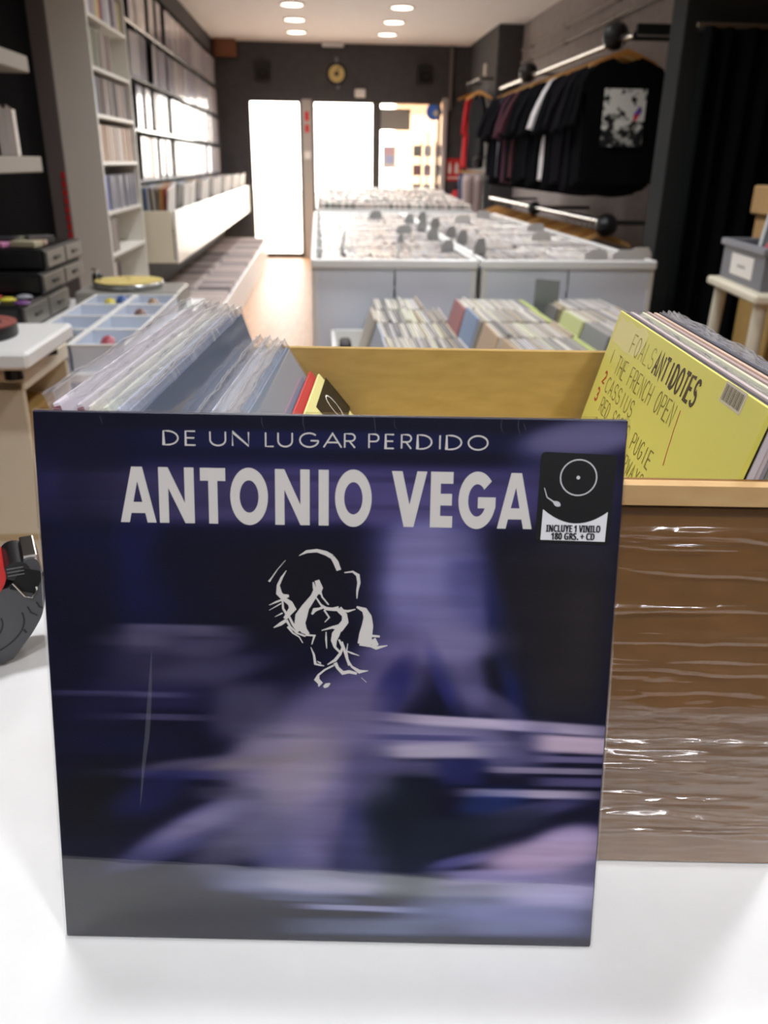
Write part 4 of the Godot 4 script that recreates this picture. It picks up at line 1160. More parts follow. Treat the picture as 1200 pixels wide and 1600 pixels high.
func stuff(n: String, mesh: Mesh, list: Array, label: String, category: String) -> void:
	var mm := MultiMesh.new()
	mm.transform_format = MultiMesh.TRANSFORM_3D
	mm.use_colors = true
	mm.mesh = mesh
	mm.instance_count = list.size()
	for i in list.size():
		mm.set_instance_transform(i, list[i][0])
		mm.set_instance_color(i, list[i][1].srgb_to_linear())
	var mi := MultiMeshInstance3D.new()
	mi.name = n
	mi.multimesh = mm
	var cm := mat(Color.WHITE, 0.35)
	cm.vertex_color_use_as_albedo = true
	mi.material_override = cm
	mi.set_meta("kind", "stuff")
	add_child(mi)
	tag(mi, label, category)

# ---------------------------------------------------------------- records on the left wall
func build_wall_records() -> void:
	var cols := []
	for z in [-6.34, -6.72, -7.3, -7.65, -8.13, -8.49]:
		cols.append(z)
	for k in 12:
		cols.append(-8.97 - k * 0.335)
	var jm := cbox(0.006, 0.31, 0.312, 0.001)
	var bowed := []
	for k in 5:
		bowed.append(bowed_sleeve(k))
	var board := struct("wall_left_sheet", cbox(0.006, 1.78, 6.75, 0.0), M.wall_black, Vector3(-1.4065, 1.78, -9.6))  # thin black sheet on the wall, visible in the gaps between records
	board.set_meta("label", "thin black sheet behind the wall records")
	for row in 4:
		var y := 2.28 - row * 0.365
		for i in cols.size():
			var t := thing("wall_record", "clear-sleeved wall record, %s row, %s column from the white shelf" % [["top", "second", "third", "bottom"][row], ORDINALS[i]], "record", Vector3(-1.392, y, cols[i]), 0.0, "records displayed on the left wall")
			t.rotation = Vector3(0, rng.randf_range(-0.012, 0.012) if i > 5 else (0.035 + 0.05 * rng.randf()) * (1.0 if (i + row) % 3 else -1.0), -0.02 + rng.randf_range(-0.008, 0.008))
			part("jacket", jm, M.covers[rng.randi() % 10], t, Vector3(0, 0.163, 0))
			part("clear_sleeve", bowed[(i * 3 + row * 2) % 5], M.sleeve_wall, t, Vector3(0, 0.163, 0))
	for row in 4:
		var y := 2.28 - row * 0.365
		var t := thing("record_ledge", "thin clear ledge under the %s row of wall records" % ["top", "second", "third", "bottom"][row], "ledge", Vector3(-1.39, y - 0.004, -9.55))
		part("shelf_strip", cbox(0.036, 0.006, 6.7, 0.001), M.chrome, t)
		part("lip", cbox(0.004, 0.02, 6.7, 0.001), M.acrylic, t, Vector3(0.018, 0.008, 0))

# a plastic sleeve bowed outwards, hanging along z with its face towards +x
func bowed_sleeve(k: int) -> ArrayMesh:
	var st := new_st()
	var n := 16
	var xs := []
	for i in n + 1:
		var a := float(i) / n
		xs.append(0.0052 + sin(a * PI) * (0.003 + 0.0022 * k) + 0.0022 * sin(a * PI * (2 + k % 3) + k * 1.7) * sin(a * PI))
	var z0 := -0.161
	var dz := 0.322 / n
	for i in n:
		var pa := Vector3(xs[i], 0, z0 + dz * i)
		var pb := Vector3(xs[i + 1], 0, z0 + dz * (i + 1))
		var na := Vector3(2.0 * dz, 0, -(xs[mini(i + 1, n)] - xs[maxi(i - 1, 0)])).normalized()
		var nb := Vector3(2.0 * dz, 0, -(xs[mini(i + 2, n)] - xs[i])).normalized()
		var lo := Vector3(0, -0.1625, 0)
		var hi := Vector3(0, 0.1625, 0)
		tri_n(st, [pa + lo, pb + lo, pb + hi], [na, nb, nb])
		tri_n(st, [pa + lo, pb + hi, pa + hi], [na, nb, na])
		quad(st, pa + hi, pb + hi, Vector3(-0.004, 0.1625, pb.z), Vector3(-0.004, 0.1625, pa.z), Vector3.UP)
	for s in [-1.0, 1.0]:
		quad(st, Vector3(-0.004, -0.1625, s * 0.161), Vector3(0.0052, -0.1625, s * 0.161), Vector3(0.0052, 0.1625, s * 0.161), Vector3(-0.004, 0.1625, s * 0.161), Vector3(0, 0, s))
	return st.commit()

# ---------------------------------------------------------------- white trough of records
func build_trough() -> void:
	var t := thing("record_trough", "glossy white wall trough of records on the left", "trough", Vector3(-1.0, 0.665, -9.56))
	part("front_board", cbox(0.02, 0.355, 6.76, 0.003), M.white_gloss, t, Vector3(-0.01, 0.178, 0))
	part("base_board", cbox(0.38, 0.02, 6.74, 0.003), M.white_gloss, t, Vector3(-0.21, 0.012, 0))
	for z in [-3.37, 3.37]:
		part("end_board", cbox(0.36, 0.35, 0.02, 0.003), M.cream, t, Vector3(-0.21, 0.177, z))
	for k in range(1, 19):
		part("partition", cbox(0.36, 0.3, 0.008, 0.002), M.white, t, Vector3(-0.21, 0.17, 3.37 - k * 0.354))
	for s in 19:
		var z := -6.2 - 0.178 - s * 0.354
		var x := -1.33
		var n := 16 if s < 6 else 9
		var dx := 0.29 / n
		for k in n:
			var last := k == n - 1
			var lean := rng.randf_range(-0.03, 0.05)
			var m: Material = M.spines[(k * 5 + s * 3) % 12]
			if last:
				m = [M.paper, M.spines[9], M.paper][s % 3]
				lean = -0.12
			solo("trough_record", cbox(minf(0.013, dx * 0.75), 0.312, 0.315, 0.001), m, "record in the glossy white wall trough, %s section from the shelf" % ORDINALS[s], "record", Vector3(x, 0.69 + 0.158 + (0.16 if not last else 0.17), z), Vector3(rng.randf_range(-0.02, 0.02) if not last else [0.12, -0.06, 0.02][s % 3], 0, lean), "records in the wall trough")
			x += dx
	# the filler that lifts the records above the rim
	part("riser", cbox(0.35, 0.15, 6.7, 0.003), M.white, t, Vector3(-0.21, 0.098, 0))

# ---------------------------------------------------------------- low bins along the left aisle
func build_low_bins() -> void:
	for k in 21:
		var z := -5.0 - k * 0.37
		var t := thing("floor_bin", "%s low white record bin from the desk along the left aisle" % ORDINALS[k], "bin", Vector3(-1.08, 0, z), 0.0, "low bins along the left aisle")
		part("front_board", cbox(0.018, 0.29, 0.35, 0.003), M.white, t, Vector3(0.311, 0.147, 0))
		part("back_board", cbox(0.018, 0.29, 0.35, 0.003), M.white, t, Vector3(-0.311, 0.147, 0))
		for s in [-1.0, 1.0]:
			part("side_board", cbox(0.62, 0.27, 0.012, 0.003), M.white, t, Vector3(0, 0.137, s * 0.169))
		part("base", cbox(0.6, 0.014, 0.34, 0.0), M.white, t, Vector3(0, 0.009, 0))
	var n := 0
	var rest := []
	var tones := [[228, 212, 204], [206, 194, 190], [220, 206, 200], [180, 170, 168], [236, 224, 216], [150, 144, 144]]
	for k in 21:
		var zc := -5.0 - k * 0.37
		for side in 2:
			for j in 9:
				var p := Vector3(-1.235 if side == 0 else -0.925, 0.018 + 0.1575 * cos(0.28), zc + 0.13 - j * 0.026 + 0.02)
				p.y += rng.randf_range(0.0, 0.012)
				var r := Vector3(-0.2 + rng.randf_range(-0.03, 0.03), 0, 0)
				var c: Array = tones[rng.randi() % 6]
				if n < 300:
					n += 1
					solo("floor_bin_record", cbox(0.29, 0.312, 0.011, 0.001), mat_cached(c), "%s record in the %s low floor bin from the desk" % [tone_name(c), ORDINALS[k]], "record", p, r, "records in the low floor bins")
				else:
					rest.append([Transform3D(Basis.from_euler(r), p), rgb(c[0], c[1], c[2])])
	stuff("floor_bin_record_rows", cbox(0.29, 0.312, 0.011, 0.001), rest, "records packed in the far low bins along the left aisle", "records")

# ---------------------------------------------------------------- narrow white shelf of discs
func build_disc_shelf() -> void:
	var t := thing("disc_shelf", "tall narrow white shelf unit of compact discs on the left", "shelf", Vector3(-1.305, 0, -5.59))
	part("side_panel", cbox(0.205, 2.55, 0.022, 0.002), M.shelf_white, t, Vector3(0, 1.275, 0.489))
	part("side_panel", cbox(0.205, 2.55, 0.022, 0.002), M.shelf_white, t, Vector3(0, 1.275, -0.489))
	part("back_panel", cbox(0.008, 2.5, 0.956, 0.001), M.shelf_white, t, Vector3(-0.097, 1.27, 0))
	var ys := [0.10, 0.34, 0.585, 0.834, 1.07, 1.336, 1.58, 1.816, 2.07, 2.3, 2.54]
	for y in ys:
		part("shelf_board", cbox(0.19, 0.02, 0.954, 0.002), M.shelf_white, t, Vector3(0.006, y - 0.012, 0))
	part("plinth", cbox(0.18, 0.08, 0.95, 0.002), M.shelf_white, t, Vector3(0, 0.04, 0))
	var strip := new_st()
	for k in 9:
		add_box(strip, Vector3(0, 0.9 + k * 0.045, 0), Vector3(0.022, 0.034, 0.002), 0.0)
	solo("red_stickers", strip.commit(), M.red, "strip of red stickers down the shelf's rear edge", "stickers", Vector3(-1.42, 0.0, -5.066))
	var words := {0.585: "below the third shelf board from the floor", 0.834: "on the knee-high board", 1.07: "beside the blue box", 1.336: "on the board at eye level", 1.58: "beside the light blue case", 1.816: "on the upper board", 2.07: "on the topmost visible board"}
	for y in [0.585, 0.834, 1.07, 1.336, 1.58, 1.816, 2.07]:
		var z := -5.13
		var tall := 0.19
		var n := 0
		while z > -6.03:
			var th := 0.012
			var c: Array = [[196, 188, 180], [150, 142, 138], [216, 206, 194], [110, 104, 104], [176, 160, 150]][rng.randi() % 5]
			var deep := 0.14
			if y == 1.07:
				th = 0.014 if n % 4 else 0.03
				c = [150, 150, 156] if n != 0 else [70, 96, 80]
				if n in [2, 3, 4]:
					c = [64, 100, 190]
					th = 0.03
			elif y == 1.58:
				if n == 0:
					th = 0.1
					c = [132, 170, 206]
			elif y == 1.336:
				c = [[230, 216, 200], [214, 190, 170], [200, 190, 184]][n % 3]
				th = 0.016
			elif y == 1.816:
				if n in [0, 2]:
					th = 0.13
					c = [120, 124, 104]
				if z < -5.65:
					break
			elif y == 2.07:
				th = 0.11
				c = [[206, 204, 206], [150, 140, 150], [190, 180, 120], [170, 60, 56], [160, 160, 170]][n % 5]
			elif y < 1.0:
				th = 0.035
				c = [[130, 122, 116], [180, 170, 160], [96, 90, 90]][n % 3]
				if z < -5.35:
					break
			if z - th < -6.05:
				break
			solo("disc_case", cbox(deep, tall if y != 2.07 else 0.16, th * 0.93, 0.002), mat_cached(c), "disc case standing %s of the narrow white shelf" % words[y], "disc case", Vector3(-1.29 + rng.randf_range(-0.012, 0.008), y - 0.001 + (tall if y != 2.07 else 0.16) / 2, z - th / 2), Vector3.ZERO, "disc cases %s" % words[y])
			z -= th
			n += 1

# ---------------------------------------------------------------- desk with players and trays on the left
func build_left_desk() -> void:
	var d := thing("desk", "white desk along the left wall under the trays and record player", "desk", Vector3(-1.03, 0, -3.42))
	part("desk_top", cbox(0.92, 0.03, 1.56, 0.004), M.white, d, Vector3(0, 0.705, 0))
	for x in [-0.43, 0.43]:
		for z in [-0.74, 0.74]:
			part("leg", cbox(0.045, 0.69, 0.045, 0.004), M.white, d, Vector3(x, 0.345, z))
	# white trays, two columns of four
	var tray := new_st()
	var w := 0.168
	var dp := 0.262
	var hh := 0.085
	var th := 0.006
	add_box(tray, Vector3(0, 0.004, 0), Vector3(w - 0.02, 0.006, dp - 0.02), 0.001)
	for s in [-1.0, 1.0]:
		add_box(tray, Vector3(s * (w / 2 - th / 2), hh / 2, 0), Vector3(th, hh, dp), 0.002)
		add_box(tray, Vector3(0, hh / 2, s * (dp / 2 - th / 2)), Vector3(w - 0.008, hh, th), 0.002)
	var tray_mesh := tray.commit()
	var tray_m := mat(rgb(206, 214, 226), 0.3)
	var rows := ["nearest", "second", "third", "farthest"]
	for c in 2:
		for r in 4:
			var p := Vector3(-0.885 + c * 0.178, 0.721, -2.79 - r * 0.268)
			var t := thing("tray", "pale blue white plastic tray in the %s row, %s column on the desk" % [rows[r], ["wall side", "aisle side"][c]], "tray", p, 0.0, "trays on the left desk")
			part("tub", tray_mesh, tray_m, t)
			part("rim", rim_shape(w, dp, hh), M.white, t)
	var bits := [
		["badge_pile", [62, 66, 74], [[150, 60, 60], [206, 190, 60], [60, 90, 150]], Vector3(-0.885, 0.73, -3.6), "small colourful badges in the farthest wall-side tray"],
		["black_case", [20, 20, 22], [[230, 226, 220], [150, 120, 90]], Vector3(-0.707, 0.73, -3.6), "little black case and papers in the farthest aisle-side tray"],
		["white_reel", [226, 226, 226], [[200, 200, 204]], Vector3(-0.885, 0.73, -3.33), "white reel lying in the third wall-side tray"],
		["pink_tin", [214, 180, 170], [[230, 220, 210], [120, 90, 80]], Vector3(-0.707, 0.73, -3.33), "pinkish tins lying in the third aisle-side tray"],
		["blue_badge", [140, 150, 170], [[90, 110, 150]], Vector3(-0.885, 0.73, -3.06), "blue grey badges in the second wall-side tray"],
		["green_card", [214, 218, 216], [[110, 150, 100]], Vector3(-0.707, 0.73, -3.06), "white cards with a green mark in the second aisle-side tray"],
		["pin_box", [50, 74, 110], [[230, 190, 140], [236, 236, 236], [40, 40, 44]], Vector3(-0.885, 0.73, -2.79), "blue tan and white pins in the nearest wall-side tray"],
		["mixed_badges", [206, 206, 210], [[80, 130, 110], [170, 80, 90]], Vector3(-0.707, 0.73, -2.79), "mixed pins in the nearest aisle-side tray"],
	]
	for b in bits:
		var t := thing(b[0], b[4], "trinkets", b[3])
		t.scale = Vector3(1.2, 1.9, 1.2)
		var c: Array = b[1]
		part("base_piece", cbox(0.09, 0.025, 0.06, 0.008), mat(rgb(c[0], c[1], c[2]), 0.35), t, Vector3(0.02, 0.012, 0.02), Vector3(0, 0.3, 0))
		var k := 0
		for q in b[2]:
			part("piece", lathe([[0, 0], [0.02, 0], [0.022, 0.006], [0.012, 0.014], [0, 0.016]], 14), mat(rgb(q[0], q[1], q[2]), 0.3), t, Vector3(-0.03 + k * 0.03, 0.026 if k else 0.002, 0.05 - k * 0.05), Vector3(0.2 * k, 0, 0.15))
			k += 1
	# record player with the yellow record
	var p := thing("record_player", "grey record player with an orange and yellow record behind the trays", "record player", Vector3(-0.87, 0.721, -3.93))
	part("plinth", cbox(0.45, 0.075, 0.32, 0.008), mat(rgb(150, 148, 140), 0.35, 0.3), p, Vector3(0.02, 0.052, 0))
	for x in [-0.17, 0.2]:
		for z in [-0.12, 0.12]:
			part("foot", lathe([[0, 0], [0.02, 0], [0.018, 0.015], [0, 0.015]], 12), M.black, p, Vector3(x, 0, z))
	part("platter", lathe([[0, 0.09], [0.148, 0.09], [0.154, 0.098], [0.154, 0.112], [0.148, 0.118], [0, 0.118]], 40), mat(rgb(170, 170, 166), 0.25, 0.8), p)
	var ym := grained(rgb(222, 212, 120), rgb(222, 186, 112), 0.25, Vector3.ONE * 5.0, 0.01, 41)
	var rec := part("record", lathe([[0.004, 0.118], [0.15, 0.118], [0.151, 0.1215], [0.004, 0.1215]], 48), ym, p)
	rec.set_meta("label", "yellow and orange record on the platter")
	part("spindle", lathe([[0, 0.118], [0.0036, 0.118], [0.003, 0.134], [0, 0.136]], 10), M.chrome, p)
	part("tonearm_base", lathe([[0, 0.09], [0.026, 0.09], [0.024, 0.13], [0.012, 0.14], [0, 0.14]], 18), M.steel_dark, p, Vector3(-0.17, 0, -0.13))
	part("tonearm", tube([Vector3(-0.2, 0.15, -0.16), Vector3(-0.17, 0.15, -0.13), Vector3(-0.13, 0.148, 0.05), Vector3(-0.1, 0.13, 0.1)], 0.005), M.chrome, p)
	# white player with the red-topped platter, on the cream cabinet
	var cab := thing("cabinet", "cream cube cabinet open to the aisle under the white record player", "cabinet", Vector3(-1.15, 0, -2.43))
	part("front_panel", cbox(0.7, 0.79, 0.02, 0.003), M.cream, cab, Vector3(0, 0.405, 0.2))
	part("back_panel", cbox(0.7, 0.79, 0.02, 0.003), M.cream, cab, Vector3(0, 0.405, -0.2))
	part("top_board", cbox(0.71, 0.05, 0.42, 0.004), M.cream, cab, Vector3(0, 0.797, 0))
	part("bottom_board", cbox(0.7, 0.05, 0.38, 0.003), M.cream, cab, Vector3(0, 0.035, 0))
	part("shelf_board", cbox(0.68, 0.02, 0.38, 0.003), M.cream, cab, Vector3(0, 0.42, 0))
	part("inner_wall", cbox(0.02, 0.74, 0.38, 0.002), M.wood_dark, cab, Vector3(-0.3, 0.41, 0))
	part("trim_line", cbox(0.702, 0.02, 0.004, 0.0), mat(rgb(196, 178, 140), 0.5), cab, Vector3(0, 0.345, 0.2105))
	solo("inner_carton", cbox(0.36, 0.24, 0.34, 0.004), M.carton, "brown cardboard box inside the cream cabinet", "box", Vector3(-1.02, 0.551, -2.43))
	var q := thing("record_player", "white record player with red and black slipmat on the cream cabinet", "record player", Vector3(-0.965, 0.822, -2.31))
	part("plinth", cbox(0.46, 0.045, 0.42, 0.008), M.white, q, Vector3(0, 0.057, 0))
	for x in [-0.17, 0.17]:
		for z in [-0.15, 0.15]:
			part("foot", lathe([[0, 0], [0.024, 0], [0.022, 0.034], [0, 0.034]], 16), M.black, q, Vector3(x, 0, z))
	part("platter", lathe([[0, 0.08], [0.135, 0.08], [0.138, 0.084], [0.138, 0.112], [0, 0.112]], 40), M.black, q, Vector3(0.0, 0, 0.0))
	var slip := part("slipmat", lathe([[0, 0.112], [0.137, 0.112], [0.138, 0.116], [0.118, 0.1165], [0.116, 0.115], [0, 0.115]], 40), grained(rgb(126, 62, 54), rgb(150, 84, 72), 0.8, Vector3.ONE * 9.0, 0.03, 44), q, Vector3(0.0, 0, 0.0))
	part("print_ring", lathe([[0.07, 0.1152], [0.1, 0.1152], [0.1, 0.1162], [0.07, 0.1162]], 32), mat(rgb(70, 32, 30), 0.8), slip)
	# dark cassette drawers stacked at the wall end
	var face := mat(rgb(118, 114, 106), 0.35, 0.3)
	var units := [
		[-1.30, 0.722, -3.62, 0.30, 0.1, 0.62, "wide clear-topped drawer of trinkets at the bottom of the stack"],
		[-1.30, 0.825, -3.9, 0.30, 0.085, 0.62, "black drawer unit with grey ends in the middle of the stack"],
		[-1.30, 0.913, -3.95, 0.30, 0.085, 0.56, "black tray of cassettes on top of the drawer stack"],
	]
	for u in units:
		var t := thing("drawer_unit", u[6], "drawer unit", Vector3(u[0], u[1], u[2]))
		part("body", cbox(u[3], u[4], u[5], 0.005), M.black, t, Vector3(0, u[4] / 2, 0))
		for k in 2:
			var f := part("drawer_front", cbox(0.012, u[4] - 0.02, u[5] / 2 - 0.02, 0.004), face, t, Vector3(u[3] / 2 + 0.005, u[4] / 2, (k - 0.5) * u[5] / 2))
			part("pull", cbox(0.01, 0.012, 0.08, 0.003), M.black, f, Vector3(0.008, 0, 0))
		part("end_plate", cbox(u[3] - 0.03, u[4] - 0.02, 0.008, 0.003), mat(rgb(30, 30, 31), 0.3), t, Vector3(0, u[4] / 2, u[5] / 2 + 0.003))
	var tints := [[206, 130, 170], [190, 180, 150], [60, 60, 62], [200, 170, 150], [150, 150, 120], [90, 86, 84]]
	for k in 6:
		solo("cassette", cbox(0.11, 0.018 + 0.006 * (k % 3), 0.07, 0.002), mat_cached(tints[k]), "%s cassette lying on the black tray by the wall" % ["pink", "cream", "black", "peach", "olive", "brown"][k], "cassette", Vector3(-1.36 + 0.12 * (k % 2), 1.01 + 0.004 * (k % 3), -3.75 - 0.09 * (k / 2)), Vector3(0, 0.2 * k - 0.4, 0), "cassettes on the drawer stack")
	var tr := [[206, 190, 60], [70, 90, 160], [190, 70, 60], [220, 220, 224], [206, 196, 70], [150, 150, 160], [110, 70, 120]]
	for k in 7:
		solo("badge", lathe([[0, 0], [0.03, 0], [0.034, 0.006], [0.02, 0.014], [0, 0.017]], 16), mat_cached(tr[k]), "%s badge on the lower black drawers" % ["mustard", "blue", "red", "white", "yellow", "grey", "violet"][k], "badge", Vector3(-1.38 + 0.05 * k - 0.14 * (k / 4), 0.8225, -3.36 - 0.07 * (k % 3)) if k < 0 else Vector3(-1.40 + 0.04 * k, 0.8225, -3.36 - 0.075 * (k % 3)), Vector3.ZERO, "badges on the drawers")
	# floating shelves on the black wall
	for y in [1.352, 1.752]:
		var t := thing("floating_shelf", "%s thick pale floating shelf on the black left wall" % ("lower" if y < 1.5 else "upper"), "shelf", Vector3(-1.375, y, -3.3))
		part("board", cbox(0.245, 0.065, 1.72, 0.004), mat(rgb(160, 152, 140), 0.6), t, Vector3(0, -0.03, 0))
		part("mount", cbox(0.012, 0.05, 1.6, 0.002), M.steel_dark, t, Vector3(-0.118, -0.03, 0))
	var zz := -3.7
	var ks := 0
	for c in [[40, 22, 20], [52, 24, 22], [30, 18, 18], [60, 36, 30], [58, 22, 22], [214, 206, 196]]:
		solo("box_set", cbox(0.14, 0.19 - 0.006 * (ks % 3), 0.036, 0.002), mat_cached(c), ["dark brown box set leftmost on the lower floating shelf", "maroon box set second on the lower floating shelf", "near black box set in the middle of the lower floating shelf", "tan brown box set on the lower floating shelf", "dark red box set next to the white one on the floating shelf", "white box set at the end of the floating shelf row"][ks], "box set", Vector3(-1.33, 1.3555 + (0.19 - 0.006 * (ks % 3)) / 2, zz), Vector3.ZERO, "box sets on the floating shelf")
		zz -= 0.04
		ks += 1

func rim_shape(w: float, d: float, h: float) -> ArrayMesh:
	var st := new_st()
	for s in [-1.0, 1.0]:
		add_box(st, Vector3(s * (w / 2 - 0.001), h, 0), Vector3(0.01, 0.006, d + 0.004), 0.002)
		add_box(st, Vector3(0, h, s * (d / 2 - 0.001)), Vector3(w - 0.012, 0.006, 0.01), 0.002)
	return st.commit()

# ---------------------------------------------------------------- clothes
# a t-shirt hanging in the xy plane, hang point at the origin
func shirt_mesh(w: float, h: float, sleeve: float, thick: float, seed_: int) -> ArrayMesh:
	var r := RandomNumberGenerator.new()
	r.seed = seed_
	var half := [
		[0.0, -0.045], [0.05, -0.03], [0.085, 0.0], [0.16, -0.03], [0.235, -0.075], [0.275, -0.15], [0.30 + sleeve * 0.1, -0.30], [0.315 + sleeve * 0.12, -0.40], [0.265, -0.415], [0.25, -0.30], [0.243, -0.24],
		[0.248, -0.40], [0.255, -0.58], [0.258, -0.75], [0.18, -0.765], [0.09, -0.772], [0.0, -0.768]]
	var outline := []
	for p in half:
		outline.append(Vector2(p[0] * w / 0.63, p[1] * h / 0.77))
	for i in range(half.size() - 2, 0, -1):
		outline.append(Vector2(-half[i][0] * w / 0.63, half[i][1] * h / 0.77))
	var poly := PackedVector2Array()
	for p in outline:
		poly.append(p + Vector2(r.randf_range(-0.006, 0.006), r.randf_range(-0.006, 0.006)))
	var inner := Geometry2D.offset_polygon(poly, -0.018)
	var st := new_st()
	var core: PackedVector2Array = inner[0]
	var wave := func(p: Vector2, s: float) -> Vector3:
		var k := clampf(-p.y / h, 0.0, 1.0)
		var fold := 0.012 * k * sin(p.x * 34.0 + seed_) + 0.008 * k * sin(p.x * 61.0 - seed_ * 2.0)
		return Vector3(p.x, p.y, s * thick * (0.5 + 0.35 * k) + fold)
	var idx := Geometry2D.triangulate_polygon(core)
	for s in [-1.0, 1.0]:
		for i in range(0, idx.size(), 3):
			tri(st, wave.call(core[idx[i]], s), wave.call(core[idx[i + 1]], s), wave.call(core[idx[i + 2]], s), Vector3(0, 0, s))
	# skirt between the rounded core and the outline
	for s in [-1.0, 1.0]:
		for i in poly.size():
			var a := poly[i]
			var b := poly[(i + 1) % poly.size()]
			var ca := nearest(core, a)
			var cb := nearest(core, b)
			var oa: Vector3 = wave.call(a, 0.0)
			var ob: Vector3 = wave.call(b, 0.0)
			var mid := (a + b) / 2
			var out := Vector3(mid.x, mid.y + h * 0.4, 0) + Vector3(0, 0, s)
			tri(st, oa, ob, wave.call(cb, s), out)
			tri(st, oa, wave.call(cb, s), wave.call(ca, s), out)
	return st.commit()

func nearest(list: PackedVector2Array, p: Vector2) -> Vector2:
	var best := list[0]
	for q in list:
		if q.distance_squared_to(p) < best.distance_squared_to(p):
			best = q
	return best

func hanger_parts(t: Node3D, hook_up := 0.085) -> void:
	var poly := PackedVector2Array()
	var up := [[-0.215, -0.075], [-0.2, -0.058], [-0.1, -0.015], [-0.03, 0.012], [0.0, 0.02], [0.03, 0.012], [0.1, -0.015], [0.2, -0.058], [0.215, -0.075]]
	var low := [[0.205, -0.088], [0.1, -0.048], [0.03, -0.022], [0.0, -0.016], [-0.03, -0.022], [-0.1, -0.048], [-0.205, -0.088]]
	for q in up + low:
		poly.append(Vector2(q[0], q[1]))
	part("bar", prism_cached("hanger", poly, 0.014), M.hangers[rng.randi() % 3], t)
	var c := []
	for k in 9:
		var a := -PI / 2 + k * PI * 1.35 / 8.0
		c.append(Vector3(cos(a) * 0.022, hook_up - 0.022 + sin(a) * 0.022, 0))
	c.insert(0, Vector3(0, 0.015, 0))
	c[1] = Vector3(0, hook_up - 0.05, 0)
	part("hook", tube_cached("hook%.3f" % hook_up, c, 0.0028, 6), M.chrome, t)

func prism_cached(k: String, poly: PackedVector2Array, d: float) -> Mesh:
	if not boxes.has(k):
		boxes[k] = prism(poly, d)
	return boxes[k]

func tube_cached(k: String, pts: Array, r: float, n: int) -> Mesh:
	if not boxes.has(k):
		boxes[k] = tube(pts, r, n)
	return boxes[k]

func shirt_print() -> ImageTexture:
	var im := Image.create(160, 200, false, Image.FORMAT_RGB8)
	var n := FastNoiseLite.new()
	n.seed = 12
	n.frequency = 0.018
	n.fractal_octaves = 3
	for y in 200:
		for x in 160:
			var v := 0.5 + 0.9 * n.get_noise_2d(x, y)
			v += 0.35 * (1.0 - smoothstep(60, 150, float(y)))
			v = smoothstep(0.3, 0.75, v)
			if y > 140:
				v *= 0.75
			im.set_pixel(x, y, Color(v * 0.86, v * 0.86, v * 0.82))
	for y in range(60, 112):
		for x in range(110, 146):
			var d := absf(x - 130 + (y - 86) * 0.35)
			if d < 13 - absf(y - 84) * 0.35:
				im.set_pixel(x, y, Color(0.42, 0.3, 0.66) if y < 88 else Color(0.8, 0.22, 0.25))
	return ImageTexture.create_from_image(im)

